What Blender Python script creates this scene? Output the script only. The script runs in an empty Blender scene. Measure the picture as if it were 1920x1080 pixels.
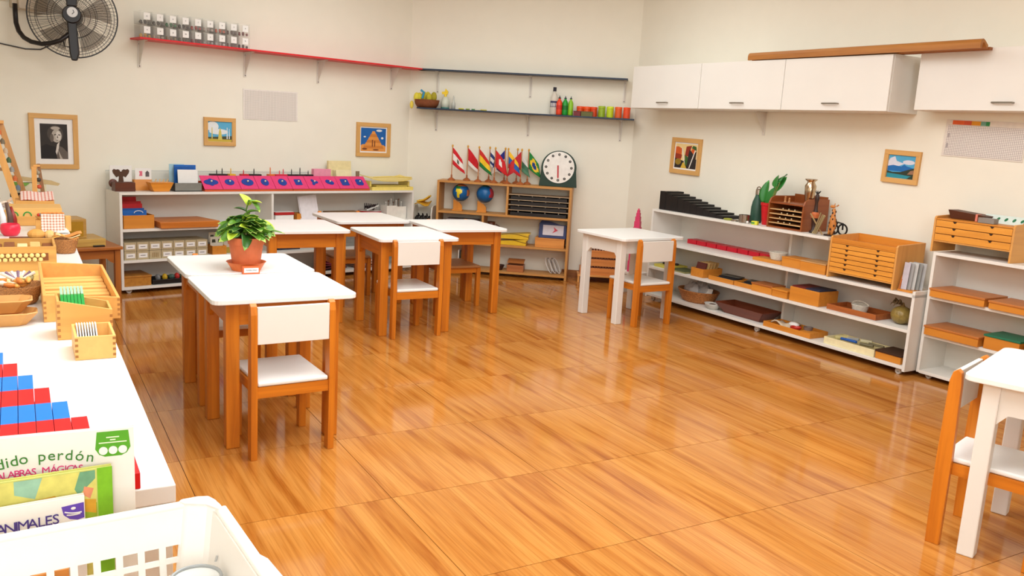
import bpy, bmesh, math, random
from math import sin, cos, pi, radians as R
from mathutils import Vector, Matrix
random.seed(7)
SC = bpy.context.scene
COL = SC.collection

# ------------------------------------------------------------------ camera
PITCH, ROLL, CAMH = R(10.53), R(3.285), 1.30
fw = Vector((0, cos(PITCH), -sin(PITCH))); up = Vector((0, sin(PITCH), cos(PITCH))); rt = Vector((1, 0, 0))
cx = cos(ROLL)*rt + sin(ROLL)*up; cy = -sin(ROLL)*rt + cos(ROLL)*up
cam = bpy.data.cameras.new('camera'); co = bpy.data.objects.new('camera', cam); COL.objects.link(co)
m = Matrix.Identity(4)
for i in range(3):
    m[i][0] = cx[i]; m[i][1] = cy[i]; m[i][2] = -fw[i]
m[0][3], m[1][3], m[2][3] = 0, 0, CAMH
co.matrix_world = m
cam.sensor_width = 36; cam.lens = 1597/1920*36; cam.clip_start = .05
SC.camera = co
# ------------------------------------------------------------------ world, lamps, exposure
w = bpy.data.worlds.new('world'); SC.world = w; w.use_nodes = True
w.node_tree.nodes['Background'].inputs[0].default_value = (1, .95, .88, 1)
w.node_tree.nodes['Background'].inputs[1].default_value = .4
def area(name, loc, target, sx, sy, power, col=(.94, 1.015, 1.06)):
    l = bpy.data.lights.new(name, 'AREA'); l.shape = 'RECTANGLE'; l.size = sx; l.size_y = sy; l.energy = power; l.color = col
    o = bpy.data.objects.new(name, l); COL.objects.link(o); o.location = loc
    o.rotation_euler = (Vector(target)-Vector(loc)).to_track_quat('-Z', 'Y').to_euler()
    return o
area('ceiling_light', (.2, 2.6, 2.70), (.2, 2.6, 0), 2.6, 2.6, 84)
area('ceiling_light', (-.3, 5.6, 2.70), (-.3, 5.6, 0), 2.4, 1.8, 31)
area('window_light', (.1, -1.7, 1.9), (-.6, 5.0, .5), 2.4, 1.5, 104)
SC.view_settings.view_transform = 'Standard'; SC.view_settings.look = 'None'
SC.view_settings.gamma = 1; SC.view_settings.use_curve_mapping = False
SC.view_settings.exposure = .60

# ------------------------------------------------------------------ materials
def lin(c): return tuple(((v/255)/12.92 if v/255 <= .04045 else ((v/255+.055)/1.055)**2.4) for v in c)+(1,)
MATS = {}
def nm(name):
    m = bpy.data.materials.new(name); m.use_nodes = True; nt = m.node_tree
    return m, nt, nt.nodes['Principled BSDF']
def P(rgb, rough=.5, var=.06, spec=.4, metal=0, bump=0, scale=30):
    k = ('P', rgb, rough, var, metal, bump, scale)
    if k in MATS: return MATS[k]
    m, nt, b = nm('paint_%d_%d_%d' % rgb); c = lin(rgb)
    tc = nt.nodes.new('ShaderNodeTexCoord'); n = nt.nodes.new('ShaderNodeTexNoise'); n.inputs['Scale'].default_value = scale; n.inputs['Detail'].default_value = 3
    nt.links.new(tc.outputs['Object'], n.inputs['Vector'])
    r = nt.nodes.new('ShaderNodeValToRGB')
    r.color_ramp.elements[0].position = .3; r.color_ramp.elements[1].position = .7
    r.color_ramp.elements[0].color = tuple(v*(1-var) for v in c[:3])+(1,); r.color_ramp.elements[1].color = tuple(min(1, v*(1+var)) for v in c[:3])+(1,)
    nt.links.new(n.outputs['Fac'], r.inputs['Fac']); nt.links.new(r.outputs['Color'], b.inputs['Base Color'])
    b.inputs['Roughness'].default_value = rough; b.inputs['Metallic'].default_value = metal; b.inputs['Specular IOR Level'].default_value = spec
    if bump:
        bp = nt.nodes.new('ShaderNodeBump'); bp.inputs['Strength'].default_value = bump; bp.inputs['Distance'].default_value = .01
        nt.links.new(n.outputs['Fac'], bp.inputs['Height']); nt.links.new(bp.outputs['Normal'], b.inputs['Normal'])
    MATS[k] = m; return m
def W(rgb, axis='Z', rough=.42, contrast=.28):
    k = ('W', rgb, axis, rough, contrast)
    if k in MATS: return MATS[k]
    m, nt, b = nm('wood_%d_%d_%d_%s' % (rgb+(axis,))); c = lin(rgb)
    tc = nt.nodes.new('ShaderNodeTexCoord'); mp = nt.nodes.new('ShaderNodeMapping')
    s = [38, 38, 38]; s['XYZ'.index(axis)] = 2.2; mp.inputs['Scale'].default_value = s
    oi = nt.nodes.new('ShaderNodeObjectInfo'); mul = nt.nodes.new('ShaderNodeMath'); mul.operation = 'MULTIPLY'; mul.inputs[1].default_value = 40
    nt.links.new(oi.outputs['Random'], mul.inputs[0]); nt.links.new(mul.outputs[0], mp.inputs['Location'])
    n = nt.nodes.new('ShaderNodeTexNoise'); n.inputs['Scale'].default_value = 1; n.inputs['Detail'].default_value = 5; n.inputs['Distortion'].default_value = .6
    nt.links.new(tc.outputs['Object'], mp.inputs['Vector']); nt.links.new(mp.outputs['Vector'], n.inputs['Vector'])
    r = nt.nodes.new('ShaderNodeValToRGB'); e = r.color_ramp.elements
    e[0].position = .3; e[1].position = .62
    e[0].color = (c[0]*(1-contrast*.8), c[1]*(1-contrast*1.1), c[2]*(1-contrast*1.3), 1); e[1].color = c
    nt.links.new(n.outputs['Fac'], r.inputs['Fac']); nt.links.new(r.outputs['Color'], b.inputs['Base Color'])
    b.inputs['Roughness'].default_value = rough
    MATS[k] = m; return m
class Wd:                      # wood whose grain follows the longest side of the piece
    def __init__(s, rgb, rough=.42, contrast=.28): s.rgb, s.r, s.c = rgb, rough, contrast
def clear(tint=(235, 240, 238), alpha=.28, rough=.08):
    k = ('C', tint, alpha)
    if k in MATS: return MATS[k]
    m, nt, b = nm('clear_plastic'); tr = nt.nodes.new('ShaderNodeBsdfTransparent'); mx = nt.nodes.new('ShaderNodeMixShader')
    b.inputs['Base Color'].default_value = lin(tint); b.inputs['Roughness'].default_value = rough
    mx.inputs[0].default_value = alpha; nt.links.new(tr.outputs[0], mx.inputs[1]); nt.links.new(b.outputs[0], mx.inputs[2])
    nt.links.new(mx.outputs[0], nt.nodes['Material Output'].inputs[0]); MATS[k] = m; return m
def weave(rgb, rgb2, sc=160):
    k = ('V', rgb, rgb2, sc)
    if k in MATS: return MATS[k]
    m, nt, b = nm('wicker'); tc = nt.nodes.new('ShaderNodeTexCoord'); v = nt.nodes.new('ShaderNodeTexVoronoi'); v.inputs['Scale'].default_value = sc
    mp = nt.nodes.new('ShaderNodeMapping'); mp.inputs['Scale'].default_value = (1, 1, 1.8)
    nt.links.new(tc.outputs['Object'], mp.inputs['Vector']); nt.links.new(mp.outputs['Vector'], v.inputs['Vector'])
    r = nt.nodes.new('ShaderNodeValToRGB'); r.color_ramp.elements[0].color = lin(rgb); r.color_ramp.elements[1].color = lin(rgb2); r.color_ramp.elements[1].position = .7
    nt.links.new(v.outputs['Distance'], r.inputs['Fac']); nt.links.new(r.outputs['Color'], b.inputs['Base Color'])
    bp = nt.nodes.new('ShaderNodeBump'); bp.invert = True; bp.inputs['Strength'].default_value = .8; bp.inputs['Distance'].default_value = .003
    nt.links.new(v.outputs['Distance'], bp.inputs['Height']); nt.links.new(bp.outputs['Normal'], b.inputs['Normal']); b.inputs['Roughness'].default_value = .6
    MATS[k] = m; return m
def grid(bg, line, sx, sz, lw=.12, axes='XZ', rough=.7, mode='MAX'):
    """printed ruling: lines every sx, sz metres in object space"""
    k = ('G', bg, line, sx, sz, lw, axes, mode)
    if k in MATS: return MATS[k]
    m, nt, b = nm('printed_grid'); tc = nt.nodes.new('ShaderNodeTexCoord'); sp = nt.nodes.new('ShaderNodeSeparateXYZ'); nt.links.new(tc.outputs['Object'], sp.inputs[0])
    outs = []
    for a, s in zip(axes, (sx, sz)):
        d = nt.nodes.new('ShaderNodeMath'); d.operation = 'DIVIDE'; d.inputs[1].default_value = s; nt.links.new(sp.outputs[a], d.inputs[0])
        f = nt.nodes.new('ShaderNodeMath'); f.operation = 'FRACT'; nt.links.new(d.outputs[0], f.inputs[0])
        l = nt.nodes.new('ShaderNodeMath'); l.operation = 'LESS_THAN'; l.inputs[1].default_value = lw; nt.links.new(f.outputs[0], l.inputs[0]); outs.append(l)
    mx = nt.nodes.new('ShaderNodeMath'); mx.operation = 'MAXIMUM' if mode == 'MAX' else 'ADD'; nt.links.new(outs[0].outputs[0], mx.inputs[0]); nt.links.new(outs[1].outputs[0], mx.inputs[1])
    if mode == 'ADD':
        h = nt.nodes.new('ShaderNodeMath'); h.operation = 'MULTIPLY'; h.inputs[1].default_value = .5; nt.links.new(mx.outputs[0], h.inputs[0]); mx = h
    mc = nt.nodes.new('ShaderNodeMix'); mc.data_type = 'RGBA'; mc.inputs['A'].default_value = lin(bg); mc.inputs['B'].default_value = lin(line)
    nt.links.new(mx.outputs[0], mc.inputs['Factor']); nt.links.new(mc.outputs['Result'], b.inputs['Base Color']); b.inputs['Roughness'].default_value = rough
    MATS[k] = m; return m

WHITE = P((232, 227, 218), .38, .015, scale=4)
TOPW = P((238, 236, 231), .3, .01, scale=4)
WALLM = P((238, 232, 215), .85, .012, bump=.05, scale=6)
CHAIRW = Wd((212, 124, 28), .38, .34)
BOXW = Wd((214, 136, 44), .5, .16)
PINE = Wd((226, 166, 84), .5, .14)
LPINE = Wd((236, 184, 104), .5, .12)
SHELFW = Wd((200, 142, 72), .5, .2)
FRAMEW = Wd((218, 168, 98), .5, .15)
DARKW = Wd((96, 44, 20), .4, .3)
REDW = Wd((150, 78, 30), .4, .25)
BLACK = P((24, 20, 20), .4, .05)
STEEL = P((170, 160, 148), .25, .03, metal=1)
GREYP = P((130, 128, 122), .5)
METALW = P((222, 214, 202), .4, .02)
CARD = P((238, 234, 228), .7, .02)

# ------------------------------------------------------------------ geometry helpers
class G:
    def __init__(s): s.bm = bmesh.new(); s.mi = 0
    def _f(s, vs):
        try:
            f = s.bm.faces.new(vs); f.material_index = s.mi; return f
        except ValueError: return None
    def box(s, x0, x1, y0, y1, z0, z1, M=None):
        v = [Vector((x, y, z)) for z in (z0, z1) for y in (y0, y1) for x in (x0, x1)]
        if M: v = [M @ p for p in v]
        v = [s.bm.verts.new(p) for p in v]
        for q in ((0, 2, 3, 1), (4, 5, 7, 6), (0, 1, 5, 4), (2, 6, 7, 3), (0, 4, 6, 2), (1, 3, 7, 5)): s._f([v[i] for i in q])
        return s
    def cbox(s, c, d, M=None): return s.box(c[0]-d[0]/2, c[0]+d[0]/2, c[1]-d[1]/2, c[1]+d[1]/2, c[2]-d[2]/2, c[2]+d[2]/2, M)
    def hexa(s, pts):
        v = [s.bm.verts.new(p) for p in pts]
        for q in ((0, 3, 2, 1), (4, 5, 6, 7), (0, 1, 5, 4), (1, 2, 6, 5), (2, 3, 7, 6), (3, 0, 4, 7)): s._f([v[i] for i in q])
        return s
    def prism(s, poly, axis, a, b, M=None):
        def mk(p, t):
            q = {'X': (t, p[0], p[1]), 'Y': (p[0], t, p[1]), 'Z': (p[0], p[1], t)}[axis]
            q = Vector(q); return s.bm.verts.new(M @ q if M else q)
        A = [mk(p, a) for p in poly]; B = [mk(p, b) for p in poly]
        s._f(A[::-1]); s._f(B); n = len(poly)
        for i in range(n): s._f([A[i], A[(i+1) % n], B[(i+1) % n], B[i]])
        return s
    def lathe(s, prof, n=24, c=(0, 0, 0), sx=1, sy=1, cap=True, M=None):
        rings = []
        for r, z in prof:
            ring = []
            for i in range(n):
                p = Vector((c[0]+r*sx*cos(2*pi*i/n), c[1]+r*sy*sin(2*pi*i/n), c[2]+z)); ring.append(s.bm.verts.new(M @ p if M else p))
            rings.append(ring)
        for a, b in zip(rings, rings[1:]):
            for i in range(n): s._f([a[i], a[(i+1) % n], b[(i+1) % n], b[i]])
        if cap: s._f(rings[0][::-1]); s._f(rings[-1])
        return s
    def tube(s, pts, r, n=8, closed=False):
        pts = [Vector(p) for p in pts]; rs = r if isinstance(r, (list, tuple)) else [r]*len(pts)
        rings = []; N = len(pts); prev = None
        for i, p in enumerate(pts):
            if closed: t = pts[(i+1) % N]-pts[i-1]
            else: t = pts[min(i+1, N-1)]-pts[max(i-1, 0)]
            t.normalize()
            a = prev if prev and abs(prev.dot(t)) < .95 else (Vector((0, 0, 1)) if abs(t.z) < .9 else Vector((1, 0, 0)))
            u = (a - t*a.dot(t)).normalized(); v = t.cross(u); prev = u
            rings.append([s.bm.verts.new(p+(u*cos(2*pi*k/n)+v*sin(2*pi*k/n))*rs[i]) for k in range(n)])
        L = list(zip(rings, rings[1:]))+([(rings[-1], rings[0])] if closed else [])
        for a, b in L:
            for k in range(n): s._f([a[k], a[(k+1) % n], b[(k+1) % n], b[k]])
        if not closed: s._f(rings[0][::-1]); s._f(rings[-1])
        return s
    def ball(s, c, r, n=16, m=10, sc=(1, 1, 1), matf=None):
        vs = []
        for j in range(1, m):
            ph = pi*j/m; vs.append([s.bm.verts.new((c[0]+r*sc[0]*sin(ph)*cos(2*pi*i/n), c[1]+r*sc[1]*sin(ph)*sin(2*pi*i/n), c[2]+r*sc[2]*cos(ph))) for i in range(n)])
        t = s.bm.verts.new((c[0], c[1], c[2]+r*sc[2])); b = s.bm.verts.new((c[0], c[1], c[2]-r*sc[2]))
        for i in range(n):
            s._f([t, vs[0][i], vs[0][(i+1) % n]]); s._f([b, vs[-1][(i+1) % n], vs[-1][i]])
            for j in range(m-2):
                f = s._f([vs[j][i], vs[j+1][i], vs[j+1][(i+1) % n], vs[j][(i+1) % n]])
                if matf and f:
                    d = (f.calc_center_median()-Vector(c)).normalized(); f.material_index = matf(d)
        return s
    def sheet(s, fn, nu, nv, mf=None):
        g = [[s.bm.verts.new(fn(i/nu, j/nv)) for j in range(nv+1)] for i in range(nu+1)]
        for i in range(nu):
            for j in range(nv):
                f = s._f([g[i][j], g[i+1][j], g[i+1][j+1], g[i][j+1]])
                if mf: f.material_index = mf((i+.5)/nu, (j+.5)/nv)
        return s
    def poly(s, pts, mi=None):
        if mi is not None: s.mi = mi
        s._f([s.bm.verts.new(p) for p in pts]); return s
    def b(s, name, mat, parent=None, loc=(0, 0, 0), rot=(0, 0, 0), bev=0, smooth=False, solid=0, label=None):
        bmesh.ops.recalc_face_normals(s.bm, faces=s.bm.faces) if not solid else None
        me = bpy.data.meshes.new(name); s.bm.to_mesh(me); s.bm.free()
        xs = [[v.co[i] for v in me.vertices] for i in range(3)]; ext = [max(a)-min(a) for a in xs] if me.vertices else [0, 0, 0]
        for mm in (mat if isinstance(mat, list) else [mat]):
            if isinstance(mm, Wd): mm = W(mm.rgb, 'XYZ'[ext.index(max(ext))], mm.r, mm.c)
            me.materials.append(mm)
        if smooth:
            for p in me.polygons: p.use_smooth = True
        o = bpy.data.objects.new(name, me); COL.objects.link(o); o.parent = parent; o.location = loc; o.rotation_euler = rot
        if solid: mo = o.modifiers.new('solid', 'SOLIDIFY'); mo.thickness = solid; mo.offset = 0
        if bev: mo = o.modifiers.new('bevel', 'BEVEL'); mo.width = bev; mo.segments = 2; mo.limit_method = 'ANGLE'
        if label: o['label'] = label
        return o
def tag(o, label, cat, group=None, kind=None):
    o['label'] = label; o['category'] = cat
    if group: o['group'] = group
    if kind: o['kind'] = kind
    return o
def thing(name, label, cat, loc=(0, 0, 0), rz=0, group=None):
    o = bpy.data.objects.new(name, None); COL.objects.link(o); o.empty_display_size = .05
    o.location = loc; o.rotation_euler = (0, 0, rz); return tag(o, label, cat, group)
def structure(o): o['kind'] = 'structure'; return o
def dup(o, parent=None, loc=None, rz=None, label=None):
    c = o.copy(); COL.objects.link(c)
    if parent: c.parent = parent
    if loc is not None: c.location = loc
    if rz is not None: c.rotation_euler = (0, 0, rz)
    if label: c['label'] = label
    for ch in KIDS(o): dup(ch, c)
    return c
def KIDS(o): return [x for x in COL.objects if x.parent == o]
def text(s, size, mat, name, parent, loc, rot, ext=.0004, align='CENTER'):
    cu = bpy.data.curves.new('t', 'FONT'); cu.body = s; cu.size = size; cu.extrude = ext; cu.align_x = align; cu.align_y = 'CENTER'; cu.resolution_u = 3
    o = bpy.data.objects.new('t', cu); COL.objects.link(o); dg = bpy.context.evaluated_depsgraph_get()
    me = bpy.data.meshes.new_from_object(o.evaluated_get(dg)); bpy.data.objects.remove(o); me.materials.clear(); me.materials.append(mat)
    q = bpy.data.objects.new(name, me); COL.objects.link(q); q.parent = parent; q.location = loc; q.rotation_euler = rot; return q

# wall-aligned frames: origin on the floor, X to the right along the front edge, Y into the wall
FR = {'LS': (-2.742, 5.866, 43.1), 'WS': (-.717, 7.605, -7), 'R1': (1.086, 6.835, -58), 'R2': (2.413, 4.888, -58),
      'LW': (-2.965, 6.078, 43.1), 'RW': (1.575, 6.71, -58), 'BW': (.55, 7.70, -7), 'CT': (-.512, 1.26, 120.35), 'TB': (-2.61, 5.62, 43.1)}
def at(fr, s, d, z=0):
    ox, oy, th = FR[fr]; th = R(th); return Vector((ox+s*cos(th)-d*sin(th), oy+s*sin(th)+d*cos(th), z))
def ang(fr, extra=0): return R(FR[fr][2]+extra)
def put(fr, name, label, cat, s, d, z, rot=0, group=None): return thing(name, label, cat, at(fr, s, d, z), ang(fr, rot), group)

# ================================================================== THE ROOM
def meet(f1, f2):
    a = at(f1, 0, 0); b = at(f2, 0, 0); u = at(f1, 1, 0)-a; v = at(f2, 1, 0)-b; den = u.x*v.y-u.y*v.x
    t = ((b.x-a.x)*v.y-(b.y-a.y)*v.x)/den; return a+u*t
FR['SW'] = (*at('CT', 0, .75)[:2], 120.35)
c_lb = meet('LW', 'BW'); c_br = meet('BW', 'RW'); c_sl = meet('SW', 'LW')
def on_y(fr, y):
    a = at(fr, 0, 0); u = at(fr, 1, 0)-a; return a+u*((y-a.y)/u.y)
c_rn = on_y('RW', -2.0); c_sn = on_y('SW', -2.0)
room = [c_sl, c_lb, c_br, c_rn, c_sn]
HC = 2.75
for name, a, b_ in (('wall_left', c_sl, c_lb), ('wall_back', c_lb, c_br), ('wall_right', c_br, c_rn), ('wall_near', c_rn, c_sn), ('wall_side', c_sn, c_sl)):
    d = (b_-a); L = d.length; g = G().box(-.1, L+.1, 0, .12, -.05, HC)
    structure(g.b(name, WALLM, loc=a, rot=(0, 0, math.atan2(d.y, d.x))))
structure(G().prism([(p.x, p.y) for p in room], 'Z', HC, HC+.08).b('ceiling', P((235, 228, 216), .9, .01)))

# floor: wood-look tiles with recessed joints
m, nt, b = nm('floor_tile'); TILEM = m
tc = nt.nodes.new('ShaderNodeTexCoord'); oi = nt.nodes.new('ShaderNodeObjectInfo')
mul = nt.nodes.new('ShaderNodeMath'); mul.operation = 'MULTIPLY'; mul.inputs[1].default_value = 60; nt.links.new(oi.outputs['Random'], mul.inputs[0])
def noise(scale, vec, detail=4, dist=0.):
    mp = nt.nodes.new('ShaderNodeMapping'); mp.inputs['Scale'].default_value = vec; n = nt.nodes.new('ShaderNodeTexNoise'); n.inputs['Scale'].default_value = scale; n.inputs['Detail'].default_value = detail; n.inputs['Distortion'].default_value = dist
    nt.links.new(tc.outputs['Object'], mp.inputs['Vector']); nt.links.new(mul.outputs[0], mp.inputs['Location']); nt.links.new(mp.outputs['Vector'], n.inputs['Vector']); return n
n1 = noise(1, (22, 1.5, 1), 6, .45); n2 = noise(1, (170, 3, 1), 4, .15); n3 = noise(1, (3.5, .8, 1), 2)
r1 = nt.nodes.new('ShaderNodeValToRGB'); e = r1.color_ramp.elements; e[0].position = .30; e[0].color = lin((162, 92, 30)); e[1].position = .64; e[1].color = lin((198, 134, 64))
x = e.new(.44); x.color = lin((186, 119, 50))
nt.links.new(n1.outputs['Fac'], r1.inputs['Fac'])
mx = nt.nodes.new('ShaderNodeMix'); mx.data_type = 'RGBA'; mx.blend_type = 'MULTIPLY'; mx.inputs['Factor'].default_value = 1
r2 = nt.nodes.new('ShaderNodeValToRGB'); r2.color_ramp.elements[0].position = .36; r2.color_ramp.elements[0].color = (.82, .76, .68, 1); r2.color_ramp.elements[1].position = .56; r2.color_ramp.elements[1].color = (1, 1, 1, 1)
nt.links.new(n2.outputs['Fac'], r2.inputs['Fac']); nt.links.new(r1.outputs['Color'], mx.inputs['A']); nt.links.new(r2.outputs['Color'], mx.inputs['B'])
mx2 = nt.nodes.new('ShaderNodeMix'); mx2.data_type = 'RGBA'; mx2.blend_type = 'MULTIPLY'; mx2.inputs['Factor'].default_value = 1
r3 = nt.nodes.new('ShaderNodeValToRGB'); r3.color_ramp.elements[0].position = .3; r3.color_ramp.elements[0].color = (.93, .90, .86, 1); r3.color_ramp.elements[1].position = .6; r3.color_ramp.elements[1].color = (1, 1, 1, 1)
nt.links.new(n3.outputs['Fac'], r3.inputs['Fac']); nt.links.new(mx.outputs['Result'], mx2.inputs['A']); nt.links.new(r3.outputs['Color'], mx2.inputs['B'])
nt.links.new(mx2.outputs['Result'], b.inputs['Base Color']); b.inputs['Roughness'].default_value = .10; b.inputs['Specular IOR Level'].default_value = .36
floor = structure(G().prism([(p.x, p.y) for p in room], 'Z', -.05, -.003).b('floor', P((78, 42, 18), .8)))
TA, TBL, AZ = .613, .604, R(-30.35)
dA = Vector((sin(AZ), cos(AZ), 0)); dB = Vector((cos(AZ), -sin(AZ), 0)); T0 = Vector((-1.216, 3.027, 0))
def inside(p, grow=0.):
    s = 0; n = len(room)
    for i in range(n):
        a, b2 = room[i], room[(i+1) % n]; d = (b2-a).normalized()
        if (d.x*(p.y-a.y)-d.y*(p.x-a.x)) > grow: return False
    return True
tm = None; rot = math.atan2(dB.y, dB.x)
for i in range(-10, 16):
    for j in range(-12, 12):
        c = T0+dB*TA*(i+.5)-dA*TBL*(j+.5)
        if not inside(c, .25) or c.y < -1.2: continue
        if tm is None:
            t = G().cbox((0, 0, -.004), (TA-.0022, TBL-.0022, .008)).b('tile', TILEM, floor, c, (0, 0, rot)); tm = t
        else:
            t = tm.copy(); COL.objects.link(t); t.location = c
structure(G().box(-.55, .1, -.012, 0, 0, .07).b('baseboard_back', Wd((150, 92, 40)), loc=c_br, rot=(0, 0, ang('BW'))))

# ================================================================== shelves
def unit(fr, name, label, L, D, levels, H, th=.018, mat=WHITE, dividers=(), back=True, casters=True, side_h=None, side_l=None, dv=.004):
    t = thing(name, label, 'shelf', at(fr, 0, 0), ang(fr))
    G().box(0, th, 0, D, .03, side_l or H).b('side_panel', mat, t, bev=.001)
    G().box(L-th, L, 0, D, .03, side_h or H).b('side_panel', mat, t, bev=.001)
    for s0, s1, z, d0 in levels: G().box(s0, s1, d0, D-.008, z-th, z).b('shelf_board', mat, t, bev=.001)
    if back: G().box(th, L-th, D-.006, D, .04, (side_h or H)-.0).b('back_panel', mat, t)
    for s, z0, z1 in dividers: G().box(s-th/2, s+th/2, dv, D-.008, z0, z1).b('divider', mat, t)
    if casters:
        for s in (.06, L/2, L-.06):
            for d in (.04, D-.05):
                c = G().lathe([(.019, -.008), (.019, .008)], 14, M=Matrix.Translation((s, d, .019)) @ Matrix.Rotation(R(90), 4, 'X')).lathe([(.012, .018), (.012, .032)], 10, c=(s, d, 0)).b('caster', P((200, 196, 190), .3), t)
                G().lathe([(.008, -.0085), (.008, .0085)], 10, M=Matrix.Translation((s, d, .019)) @ Matrix.Rotation(R(90), 4, 'X')).b('hub', GREYP, c)
    return t
th = .018
unit('LS', 'open_shelf', 'long white open shelf on the left wall carrying the pink inset rack', 2.50, .29,
     [(0, 2.50, .72, 0), (th, 2.482, .461, .0), (th, 2.482, .24, 0), (th, 2.482, .048, 0)], .702, dividers=[(1.147, .048, .222), (1.147, .24, .443), (1.147, .461, .702)])
unit('R1', 'open_shelf', 'long white low shelf on casters along the right wall with stepped end', 2.34, .32,
     [(0, 1.70, .74, 0), (th, 2.34, .49, 0), (th, 2.322, .28, 0), (th, 2.322, .06, 0)], .722, side_h=.51, back=False, dv=.2,
     dividers=[(1.24, .06, .262), (1.24, .28, .472), (1.24, .49, .722)])
r1 = [o for o in COL.objects if o.name.startswith('open_shelf')][-1]
G().box(th, 1.70, .314, .32, .04, .722).b('back_panel', WHITE, r1); G().box(1.70, 2.322, .314, .32, .04, .50).b('back_panel', WHITE, r1)
G().box(1.682, 1.70, .2, .312, .49, .722).b('side_panel', WHITE, r1)
unit('R2', 'open_shelf', 'white shelf on casters at the right, beneath the three-drawer leaf cabinet', 1.3, .25,
     [(0, 1.3, .745, 0), (th, 1.282, .49, 0), (th, 1.282, .265, 0), (th, 1.282, .045, 0)], .727)
# natural wooden shelf
L, D = 1.20, .23
ws = thing('wooden_shelf', 'natural wooden shelf in the corner holding flags, globes and black trays', 'shelf', at('WS', 0, 0), ang('WS'))
for x0 in (0, L-.02): G().box(x0, x0+.02, 0, D, 0.0, .806).b('side_panel', SHELFW, ws, bev=.001)
for z in (.824, .553, .285, .045): G().box(0 if z > .8 else .02, L if z > .8 else L-.02, 0, D, z-.018, z).b('shelf_board', SHELFW, ws, bev=.001)
G().box(.625, .643, .004, D, .553, .806).b('divider', SHELFW, ws); G().box(.415, .433, .004, D, .285, .535).b('divider', SHELFW, ws)
for k, z in enumerate((.600, .645, .690, .735)):
    G().box(.645, 1.178, .01, .2, z, z+.004).b('runner_shelf', P((196, 170, 136), .5), ws)
for k, z in enumerate((.553, .604, .649, .694)):
    t = put('WS', 'flat_tray', ['black map tray lying at the bottom of the tray rack', 'black map tray second from bottom in the tray rack', 'black map tray third from bottom in the tray rack', 'black map tray on top of the rack with pale knobs'][k], 'tray', .912, .025, z, 0, 'black trays in the wooden shelf')
    G().box(-.25, .25, 0, .18, 0, .03).b('board', P((34, 30, 28), .4), t, bev=.002)
    for q in range(4): G().ball((-.18+.12*q, .02, .034), .006, 8, 6).b('knob', P((228, 220, 205), .4), t)

# ================================================================== shelves on the walls with brackets
def wallshelf(fr, label, s0, s1, z, depth, mat, brs):
    t = thing('wall_shelf', label, 'shelf', at(fr, s0, -depth, z), ang(fr))
    G().box(0, s1-s0, 0, depth, -.012, 0).b('shelf_board', mat, t, bev=.001)
    for s in brs:
        x = s-s0
        k = G().box(x-.012, x+.012, depth-.006, depth-.001, -.20, -.013).box(x-.012, x+.012, .06, depth-.001, -.018, -.013).b('bracket', METALW, t)
        G().prism([(.08, -.018), (depth-.006, -.018), (depth-.006, -.19)], 'X', x-.0015, x+.0015).b('web', METALW, k)
        for zz in (-.035, -.19): G().lathe([(.004, 0), (.004, .003)], 8, M=Matrix.Translation((x, depth-.006, zz)) @ Matrix.Rotation(R(90), 4, 'X')).b('screw', P((60, 50, 40)), k)
    return t
wallshelf('LW', 'long thin red shelf high on the left wall', .22, 2.72, 1.785, .2, P((214, 28, 34), .4), (.28, 1.08, 1.72, 2.45))
wallshelf('BW', 'upper dark navy shelf on the back wall, empty', -1.49, .36, 1.785, .14, P((28, 44, 66), .4), (-1.33, -.49, .34))
wallshelf('BW', 'lower dark navy shelf on the back wall with cups and bottles', -1.47, .44, 1.447, .2, P((28, 44, 66), .4), (-1.33, -.49, .33))
# wall cabinets
def cabinet(fr, label, s0, s1, off, depth, z0, z1):
    t = thing('wall_cabinet', label, 'cabinet', at(fr, s0, -off, z0), ang(fr)); h = z1-z0; L = s1-s0
    G().box(0, L, .018, depth, 0, h).b('body', WHITE, t, bev=.001)
    d = G().box(.002, L-.002, 0, .017, .002, h-.002).b('door', WHITE, t, bev=.0015)
    G().tube([(L/2-.055, -.0, .045), (L/2-.055, -.022, .045), (L/2+.055, -.022, .045), (L/2+.055, 0, .045)], .005, 6).b('handle', P((150, 142, 130), .3, metal=.8), d)
    return t
cabinet('RW', 'white wall cabinet nearest the corner, left end of the row', -.80, -.007, .3, .298, 1.53, 1.865)
cabinet('RW', 'second white wall cabinet from the corner, under the thin end of the moulding', -.007, .787, .3, .298, 1.53, 1.865)
cabinet('RW', 'third white wall cabinet, its pale right side exposed', .787, 1.592, .3, .298, 1.53, 1.865)
cabinet('RW', 'fourth white wall cabinet, set back at the right end of the row', 1.70, 2.75, .2, .198, 1.545, 1.885)
t = thing('bracket', 'small metal bracket on the wall under the second wall cabinet', 'bracket', at('RW', .39, 0, 1.36), ang('RW'))
G().box(-.012, .012, -.006, -.001, 0, .168).box(-.012, .012, -.11, -.001, .162, .168).b('plate', METALW, t)
G().prism([(-.11, .162), (-.006, .162), (-.006, .02)], 'X', -.0015, .0015).b('web', METALW, t)
mo = thing('wood_moulding', 'long brown wooden moulding lying across the tops of the wall cabinets', 'moulding', at('RW', .45, -.27, 1.868), ang('RW', -1.0))
prof = [(-.035, 0), (-.035, .03), (-.028, .045), (-.015, .05), (.0, .045), (.035, .02), (.035, 0), (.02, .01), (0, .03), (-.015, .032), (-.02, 0)]
G().prism(prof, 'X', 0, 1.68).b('profile_strip', Wd((178, 116, 44), .45, .3), mo); 
mo = thing('wood_batten', 'thin brown batten lying behind the moulding on the wall cabinets', 'batten', at('RW', .40, -.19, 1.868), ang('RW', -.6))
G().box(0, 1.72, -.02, .02, 0, .016).b('strip', Wd((160, 96, 40), .45, .3), mo)

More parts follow.
